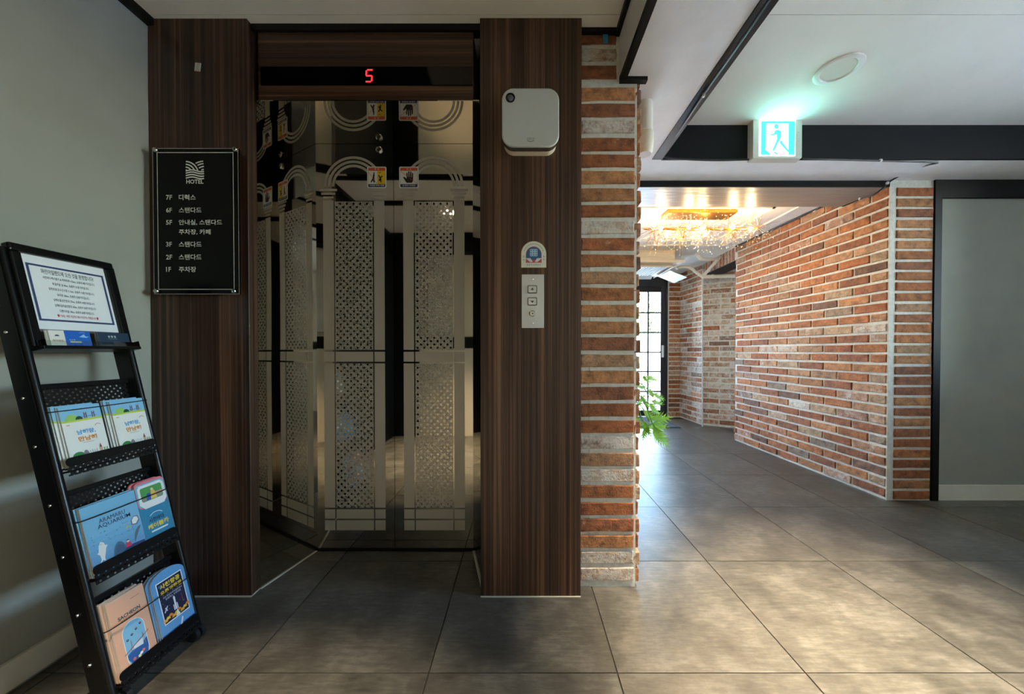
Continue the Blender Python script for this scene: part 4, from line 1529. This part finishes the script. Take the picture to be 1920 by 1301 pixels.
e.poly([(X(a), Z(bb)) for a, bb in ((.58, .46), (.62, .42), (.78, .20), (.86, .12), (.80, .10), (.72, .18), (.56, .36))], EG, 4)
e.build('running_figure', ex, (0, dY, 0))
for z in (0.30, 0.02, -0.14):
    MB().lathe([(0.004, 0), (0.003, -0.003)], M['clip'], 10, (hw * 0.86, dY, hh * z * 1.0 + 0.0), 'y').build('test_button', ex)

# ceiling downlight that is switched off
q = at(1572, 130, 1.0)
d_ = (q - Vector((0, 0, EYE)))
c0 = Vector((0, 0, EYE)) + d_ * ((CZ - EYE) / d_.z)
dl = thing('ceiling_light', 'unlit round recessed downlight in the ceiling near the exit sign', 'downlight', (c0.x, c0.y, CZ))
MB().lathe([(0.098, 0.0), (0.098, -0.004), (0.092, -0.008), (0.074, -0.008), (0.068, 0.0), (0.066, 0.0)], plain((232, 230, 222), 0.45), 48).build('rim', dl, smooth=True)
MB().lathe([(0.068, -0.0005), (0.068, -0.003), (0.02, -0.0035)], plain((222, 220, 210), 0.3), 40).build('diffuser', dl, smooth=True)


def lit_downlight(x, y, power, color=(1.0, 0.89, 0.72), spread=120, size=0.13, z=CZ, where=''):
    t = thing('ceiling_light_offscreen', 'lit round recessed downlight in the lobby ceiling ' + where, 'downlight', (x, y, z), group='lit lobby downlights')
    MB().lathe([(0.098, 0.0), (0.098, -0.004), (0.092, -0.008), (0.074, -0.008), (0.068, 0.0), (0.066, 0.0)], plain((232, 230, 222), 0.45), 32).build('rim', t, smooth=True)
    m = bpy.data.materials.get('lit_diffuser') or emit('lit_diffuser', (255, 236, 205), 6.0)
    MB().lathe([(0.068, -0.0005), (0.068, -0.002), (0.02, -0.0025)], m, 24).build('diffuser', t)
    d = bpy.data.lights.new('downlight_beam_offscreen', 'AREA')
    d.shape = 'DISK'
    d.size = size
    d.energy = power
    d.color = color
    d.spread = RAD(spread)
    o = bpy.data.objects.new('downlight_beam_offscreen', d)
    COL.objects.link(o)
    o.parent = t
    o.location = (0, 0, -0.012)


lit_downlight(1.16, 1.16, DOWNLIGHT_W, (1.0, 0.83, 0.58), 54, where='over the open floor beside the white beam')
lit_downlight(-0.72, 0.14, DOWNLIGHT_W, (1.0, 0.83, 0.58), 54, where='between the two black battens')


# ------------------------------------------------------------------ cables
def cable(name, label, pts, r=0.0045, clips=()):
    t = thing(name, label, 'cable', pts[0], group=None)
    o0 = Vector(pts[0])
    b = MB().tube([p - o0 for p in bez(pts, 8)], r, M['cable'], 8)
    b.build('sheath', t, smooth=True)
    for c in clips:
        cc = Vector(c) - o0
        MB().lathe([(r * 1.0, -0.005), (r * 1.9, -0.004), (r * 1.9, 0.004), (r * 1.0, 0.005)], M['clip'], 10, cc, 'x').build('clip', t, smooth=True)


cable('power_cable', 'black cable sagging from the exit sign to the white beam edge',
      [at(1404, 299, 2.140), at(1350, 300.5, 2.140), at(1290, 299, 2.140), at(1252, 295.5, 2.140), at(1242, 288, 2.13), at(1262, 262, 1.96), at(1318, 179, 1.60), at(1430, 18, 1.17), at(1500, -90, 1.0)],
      0.0055, [at(1244, 286, 2.12), at(1319, 178, 1.60)])
cable('power_cable', 'black cable from the exit sign along the cross beam down to the brick wall top',
      [at(1505, 298, 2.142), at(1580, 299.5, 2.142), at(1650, 301.5, 2.142), at(1752, 304.5, 2.145), at(1742, 309, 2.20), at(1708, 319, 2.32), at(1672, 338, 2.395), at(1664, 345, 2.408), at(1640, 364, 2.45), at(1612, 374, 2.57), at(1580, 387, 2.68)],
      0.005, [at(1651, 301, 2.142), at(1664, 343, 2.405), at(1612, 373, 2.57)])
pts = [Vector((2.505 - 0.0347 * (y - 2.78) - 0.012, y, KZ - 0.010)) for y in (2.78, 3.0, 3.3, 3.6, 3.85, 4.04)]
cable('power_cable', 'black cable running along the top of the corridor brick wall', pts, 0.009, [pts[1], pts[3]])

# pipe stub beside the pillar
pp = thing('pipe_stub', 'short white pipe stub with a collar under the white beam beside the brick pillar', 'pipe', (0.580, 1.67, 1.955))
MB().lathe([(0.036, 0.10), (0.036, 0.24)], plain((226, 220, 206), 0.5), 24).build('pipe', pp, smooth=True)
MB().lathe([(0.030, 0.0), (0.037, 0.012), (0.040, 0.05), (0.041, 0.098), (0.036, 0.104)], plain((220, 212, 194), 0.5), 24).build('collar', pp, smooth=True)
box('wall_bracket', (-0.06, -0.010, 0.14), (-0.03, 0.010, 0.17), plain((220, 212, 194), 0.5), pp)

# ------------------------------------------------------------------ chandelier in the corridor
CHX, CHY = 1.53, 3.06
ch = thing('chandelier', 'sparkling gold twig chandelier hanging from the corridor ceiling', 'chandelier', (CHX, CHY, KZ))
box('canopy', (-0.29, -0.085, -0.040), (0.29, 0.085, 0.0), M['gold'], ch, bevel=0.003)
for s in (-1, 1):
    MB().tube([(s * 0.26, 0, -0.04), (s * 0.26, 0, -0.15)], 0.0025, M['gold'], 6).build('suspension_wire', ch)
rods = MB()
rods.tube([(-0.47, 0, -0.15), (0.47, 0, -0.15)], 0.011, M['gold'], 10)
rods.build('main_rod', ch, smooth=True)
rc = random.Random(3)
arms = []
for k in range(9):
    x = -0.44 + 0.11 * k
    y = (0.09 if k % 2 else -0.09)
    z = -0.15 - (0.05 if k % 3 == 0 else 0.02)
    MB().tube(bez([(x, 0, -0.15), (x + 0.01, y * 0.5, -0.16), (x + 0.02, y, z)], 4), 0.006, M['gold'], 6).build('arm', ch, smooth=True)
    arms.append((x + 0.02, y, z))
bulb_m = emit('bulb_glow', (255, 222, 165), 260.0)
bulbs = [(-0.35, -0.07), (-0.13, -0.10), (0.10, 0.08), (0.24, -0.10), (0.41, -0.06), (-0.24, 0.09), (0.0, -0.05)]
for x, y in bulbs:
    MB().lathe([(0.004, -0.017), (0.012, -0.009), (0.014, 0.004), (0.009, 0.016), (0.003, 0.021)], bulb_m, 10, (x, y, -0.17)).build('bulb', ch, smooth=True)
tips, twigs = MB(), MB()
crystal = plain((250, 246, 238), 0.12, name='crystal')
wire_m = M['gold']
for k in range(1100):
    ax, ay, az = rc.choice(arms + [(x, y, -0.165) for x, y in bulbs])
    th, ph_ = rc.uniform(0, 2 * math.pi), math.acos(rc.uniform(-1, 1))
    ln = rc.uniform(0.06, 0.185)
    d = Vector((math.sin(ph_) * math.cos(th) * 0.9, math.sin(ph_) * math.sin(th), math.cos(ph_)))
    p1 = Vector((ax + rc.uniform(-.04, .04), ay, az)) + d * ln
    if p1.z > -0.02 or abs(p1.y) > 0.24:
        continue
    p0 = Vector((ax, ay, az))
    r = rc.uniform(0.0028, 0.0048)
    n = len(tips.v)
    tips.v += [tuple(p1 + Vector(q) * r) for q in ((1, 0, 0), (-1, 0, 0), (0, 1, 0), (0, -1, 0), (0, 0, 1), (0, 0, -1))]
    for f in ((0, 2, 4), (2, 1, 4), (1, 3, 4), (3, 0, 4), (2, 0, 5), (1, 2, 5), (3, 1, 5), (0, 3, 5)):
        tips.f.append(tuple(n + i for i in f))
        tips.m.append(0)
    if k % 2 == 0:
        twigs.tube([p0, p0.lerp(p1, 0.5) + Vector((0, 0, 0.012)), p1], 0.0008, wire_m, 3, cap=False)
tips.mats = [crystal]
tag(tips.build('crystal_tips', ch), kind='stuff')
tag(twigs.build('twigs', ch), kind='stuff')

# ------------------------------------------------------------------ ceiling cassette air conditioner and its pipes
AX0, AX1, AY0, AY1 = 1.10, 1.945, 4.20, 5.02
ac = thing('air_conditioner', 'cream ceiling cassette air conditioner with open white louvres near the glazed door', 'air conditioner', ((AX0 + AX1) / 2, (AY0 + AY1) / 2, KZ))
hx, hy = (AX1 - AX0) / 2, (AY1 - AY0) / 2
acm = plain((224, 216, 200), 0.5)
acw = plain((236, 236, 232), 0.4)
box('casing', (-hx + 0.07, -hy + 0.02, -0.115), (hx - 0.11, hy - 0.02, 0), acm, ac, bevel=0.006)
for z in (-0.03, -0.06, -0.09):
    box('casing_rib', (-hx + 0.07, -hy + 0.016, z - 0.003), (hx - 0.11, -hy + 0.021, z + 0.003), acm, ac)
box('fascia', (-hx, -hy, -0.150), (hx, hy, -0.115), acm, ac, bevel=0.008)
MB().box((-hx + 0.13, -hy + 0.13, -0.162), (hx - 0.13, hy - 0.13, -0.150), acw).build('intake_panel', ac)
for k in range(16):
    x = -hx + 0.17 + k * (2 * hx - 0.34) / 15
    box('grille_slat', (x - 0.006, -hy + 0.16, -0.170), (x + 0.006, hy - 0.16, -0.160), plain((120, 124, 130), 0.5), ac)
for (x0, y0, x1, y1, rx, ry) in ((-hx + 0.12, -hy + 0.04, hx - 0.12, -hy + 0.12, 28, 0), (-hx + 0.12, hy - 0.12, hx - 0.12, hy - 0.04, -28, 0), (hx - 0.12, -hy + 0.12, hx - 0.04, hy - 0.12, 0, -28), (-hx + 0.04, -hy + 0.12, -hx + 0.12, hy - 0.12, 0, 28)):
    cxm, cym = (x0 + x1) / 2, (y0 + y1) / 2
    box('louvre', (x0 - cxm, y0 - cym, -0.006), (x1 - cxm, y1 - cym, 0.002), acw, ac, bevel=0.002, loc=(cxm, cym, -0.172), rot=(RAD(rx), RAD(ry), 0))
box('deflector', (-0.02, -0.19, -0.003), (0.22, 0.19, 0.003), acw, ac, bevel=0.002, loc=(hx - 0.02, 0.12, -0.175), rot=(0, RAD(22), 0))
box('hanger', (hx - 0.10, -0.2, -0.11), (hx - 0.05, -0.15, 0), plain((130, 132, 136), 0.4, 0.6), ac)

pm = plain((228, 222, 208), 0.45)
pt = thing('drain_pipe', 'white drain pipes with bends running below the corridor ceiling', 'pipe', at(1317, 519, 4.62))
o0 = Vector(pt.location)
P = lambda x, y, D: at(x, y, D) - o0
MB().tube(bez([P(1268, 503, 4.5), P(1281, 500.5, 4.52), P(1295, 503, 4.56), P(1307, 512, 4.60), P(1317, 519, 4.62)], 6), 0.019, pm, 10).build('pipe', pt, smooth=True)
MB().tube([P(1317, 519, 4.62), P(1349, 483, 4.38)], 0.020, pm, 10).build('pipe', pt, smooth=True)
MB().tube(bez([P(1350, 482, 4.38), P(1336, 486, 4.34), P(1318, 486, 4.3), P(1309, 480, 4.27), P(1307, 476, 4.25)], 6), 0.019, pm, 10).build('pipe', pt, smooth=True)
MB().tube([P(1317, 519, 4.62), P(1345, 518, 4.60), P(1384, 517, 4.56)], 0.024, pm, 10).build('pipe', pt, smooth=True)
MB().tube([P(1334, 518.3, 4.605), P(1338, 518.2, 4.60)], 0.029, pm, 12).build('coupling', pt, smooth=True)
MB().tube([P(1317, 519, 4.64), P(1317, 800, 4.79)], 0.010, plain((200, 200, 196), 0.5), 8).build('corner_pipe', pt, smooth=True)

# ------------------------------------------------------------------ floor mat, plant
mat_t = thing('door_mat', 'dark grey mat on the floor before the glazed door', 'mat', (1.55, 5.06, 0.001))
m_, nt, bs = new_mat('mat_pile')
tc = node(nt, 'ShaderNodeTexCoord')
nz = node(nt, 'ShaderNodeTexNoise', {'Vector': tc.outputs['Object'], 'Scale': 300.0, 'Detail': 2.0})
nt.links.new(ramp(nt, nz.outputs[0], [(0.3, (0.03, 0.035, 0.045)), (0.7, (0.08, 0.09, 0.105))]), bs.inputs['Base Color'])
bs.inputs['Roughness'].default_value = 0.9
bump(nt, bs, nz.outputs[0], 0.6, 0.004)
MB().box((-0.58, -0.34, 0.001), (0.55, 0.34, 0.009), m_).build('pile', mat_t)
b = MB()
for a, c_ in (((-0.61, -0.37, 0), (0.58, -0.34, 0.006)), ((-0.61, 0.34, 0), (0.58, 0.37, 0.006)), ((-0.61, -0.34, 0), (-0.58, 0.34, 0.006)), ((0.55, -0.34, 0), (0.58, 0.34, 0.006))):
    b.box(a, c_, M['rubber'])
b.build('border', mat_t)

pot = thing('potted_plant', 'green lobed-leaf plant leaning out from behind the brick pillar', 'plant', (0.715, 2.78, 0))
MB().lathe([(0.10, 0.0), (0.115, 0.01), (0.135, 0.26), (0.140, 0.27), (0.132, 0.275), (0.124, 0.25)], plain((222, 218, 208), 0.4), 28).build('pot', pot, smooth=True)
MB().lathe([(0.125, 0.235), (0.125, 0.245), (0.05, 0.25)], plain((52, 38, 28), 0.95), 20).build('soil', pot)
m_, nt, bs = new_mat('leaf_green')
tc = node(nt, 'ShaderNodeTexCoord')
nz = node(nt, 'ShaderNodeTexNoise', {'Vector': tc.outputs['Object'], 'Scale': 14.0, 'Detail': 4.0})
nt.links.new(ramp(nt, nz.outputs[0], [(0.3, (0.07, 0.19, 0.02)), (0.7, (0.24, 0.42, 0.05))]), bs.inputs['Base Color'])
bs.inputs['Roughness'].default_value = 0.4
tl = node(nt, 'ShaderNodeBsdfTranslucent')
tl.inputs[0].default_value = (0.35, 0.6, 0.06, 1)
mx = node(nt, 'ShaderNodeMixShader', {0: 0.35, 1: bs.outputs[0], 2: tl.outputs[0]})
nt.links.new(mx.outputs[0], nt.nodes['Material Output'].inputs['Surface'])
M['leaf'] = m_


def leaf_mesh(seed):
    r = random.Random(seed)
    b = MB()
    # lobed blade: pairs of lobes along a midrib, bent and cupped
    L, lob = 1.0, 4
    ctr = []
    for k in range(9):
        t = k / 8
        ctr.append(Vector((0, t * L, 0.05 * math.sin(t * 3) - 0.25 * t * t)))
    base = len(b.v)
    b.v += [tuple(c) for c in ctr]
    for s in (-1, 1):
        for k in range(8):
            t = (k + 0.5) / 8
            wd = 0.42 * math.sin(math.pi * min(1, t * 0.9 + 0.12)) * r.uniform(0.85, 1.1)
            tip = Vector((s * wd, t * L + 0.16, ctr[k].z - 0.10 - 0.1 * wd))
            n0 = Vector((s * wd * 0.34, k / 8 * L + 0.02, ctr[k].z + 0.01))
            n1 = Vector((s * wd * 0.34, (k + 1) / 8 * L + 0.02, ctr[k + 1].z + 0.01))
            n = len(b.v)
            b.v += [tuple(n0), tuple(n1), tuple(tip)]
            q = [(base + k, base + k + 1, n + 1, n), (n, n + 1, n + 2)]
            for f in q:
                b.f.append(f if s < 0 else tuple(reversed(f)))
                b.m.append(0)
    b.mats = [M['leaf']]
    return b.mesh('leaf', smooth=True)


leaf_me = [leaf_mesh(60 + k) for k in range(4)]
stem_m = plain((92, 128, 52), 0.5)
po = Vector(pot.location)
# leaf bases and tips where the sprays hang past the pillar
sprays = [(1207, 771, 1224, 786, 2.5), (1218, 790, 1250, 783, 2.5), (1205, 790, 1214, 812, 2.45), (1216, 800, 1244, 800, 2.5), (1232, 806, 1246, 832, 2.5), (1226, 800, 1232, 826, 2.45), (1215, 798, 1204, 818, 2.45),
          (1205, 748, 1214, 762, 2.55), (1205, 706, 1216, 716, 2.6), (1213, 706, 1228, 713, 2.6), (1226, 738, 1240, 748, 2.6), (1222, 752, 1238, 757, 2.6), (1218, 757, 1232, 775, 2.55), (1225, 745, 1216, 728, 2.55),
          (1196, 760, 1206, 742, 2.5), (1190, 720, 1206, 728, 2.5), (1185, 780, 1200, 800, 2.55), (1180, 700, 1192, 690, 2.6)]
for k, (xa, ya, xb, yb, D) in enumerate(sprays):
    A, B = at(xa, ya, D), at(xb, yb, D + 0.05)
    dv = B - A
    o = link('leaf', leaf_me[k % 4], pot, A - po)
    side_v = Vector((0.25, -1, 0.15)).cross(dv.normalized()).normalized()
    yv = dv.normalized()
    zv = side_v.cross(yv)
    o.rotation_euler = Matrix((side_v, yv, zv)).transposed().to_euler()
    s = dv.length * 1.1
    o.scale = (s * 0.8, s, s)
    st0 = Vector((rnd.uniform(-.03, .03), rnd.uniform(-.03, .03), 0.24))
    e_ = A - po
    MB().tube(bez([st0, st0.lerp(e_, 0.45) + Vector((0, 0, 0.22 + 0.1 * (k % 3))), e_], 6), 0.0035, stem_m, 5).build('stem', pot, smooth=True)

# ------------------------------------------------------------------ notice board on the back wall (mirrored in the elevator door)
nb = thing('notice_board', 'large white board on the cream wall facing the elevator', 'board', (-1.0, -0.655, 1.25))
box('panel', (-0.13, 0, 0), (0.13, 0.02, 0.92), plain((226, 224, 216), 0.5), nb, bevel=0.002)
box('frame_rail', (-0.135, 0, -0.008), (0.135, 0.024, 0.0), plain((150, 148, 140), 0.4), nb)

# ------------------------------------------------------------------ outside the glazed door
struct(box('ground_outside', (-9, 5.62, -0.12), (14, 40, -0.05), plain((214, 210, 204), 0.9, name='pale_paving')), 'pale paved yard outside the glazed door')
struct(box('ground_side', (-9, 2.0, -0.12), (0.30, 5.62, -0.05), plain((214, 210, 204), 0.9)))
fen = thing('garden_wall', 'low white garden wall across the yard outside the glazed door', 'wall', (3, 10.2, -0.06))
box('wall_body', (-9, 0, 0), (10, 0.16, 1.52), plain((232, 230, 226), 0.8), fen)
box('coping', (-9, -0.03, 1.52), (10, 0.19, 1.58), plain((206, 204, 198), 0.8), fen)
m_, nt, bs = new_mat('tree_leaf')
oi = node(nt, 'ShaderNodeTexCoord')
nz = node(nt, 'ShaderNodeTexNoise', {'Vector': oi.outputs['Object'], 'Scale': 2.6, 'Detail': 4.0})
nt.links.new(ramp(nt, nz.outputs[0], [(0.3, (0.05, 0.13, 0.04)), (0.7, (0.22, 0.36, 0.14))]), bs.inputs['Base Color'])
bs.inputs['Roughness'].default_value = 0.5
M['tree'] = m_
bark = plain((84, 68, 54), 0.9, name='bark', noise=0.2)
rt = random.Random(21)
for (x, y, hgt, lab) in ((4.5, 12.4, 4.6, 'leafy green tree behind the white garden wall, straight past the door lock'), (8.0, 13.6, 5.4, 'taller leafy green tree behind the white garden wall'), (0.9, 13.0, 5.0, 'spreading leafy green tree behind the white garden wall')):
    tr = thing('tree', lab, 'tree', (x, y, -0.06))
    b = MB()
    b.tube(bez([(0, 0, 0), (0.05, 0, hgt * .3), (-0.03, 0.05, hgt * .6), (0, 0, hgt * .85)], 4), [0.11 - 0.006 * i for i in range(13)], bark, 8)
    for k in range(5):
        a = k * 1.3
        z = hgt * (.35 + .09 * k)
        b.tube([(0, 0, z), (0.5 * math.cos(a), 0.5 * math.sin(a), z + 0.4), (0.9 * math.cos(a), 0.9 * math.sin(a), z + 0.65)], [0.04, 0.025, 0.01], bark, 5)
    b.build('trunk', tr, smooth=True)
    cr = MB()
    cr.mats = [M['tree']]
    for k in range(5200):
        while True:
            p = Vector((rt.uniform(-1, 1), rt.uniform(-1, 1), rt.uniform(-1, 1)))
            if 0.35 < p.length < 1:
                break
        q = Vector((p.x * 1.5, p.y * 1.2, hgt * .62 + p.z * hgt * .40))
        if math.sin(q.x * 3.1 + x) * math.sin(q.z * 3.7) * math.cos(q.y * 2.9) > 0.34:
            continue
        a, bq = Vector((rt.uniform(-1, 1), rt.uniform(-1, 1), rt.uniform(-1, 1))).normalized(), Vector((rt.uniform(-1, 1), rt.uniform(-1, 1), rt.uniform(-1, 1))).normalized()
        s = rt.uniform(0.06, 0.11)
        n = len(cr.v)
        cr.v += [tuple(q - a * s), tuple(q + bq * s * .5), tuple(q + a * s), tuple(q - bq * s * .5)]
        cr.f.append((n, n + 1, n + 2, n + 3))
        cr.m.append(0)
    cr.build('crown', tr)

bpy.data.scenes.remove(SCRATCH)
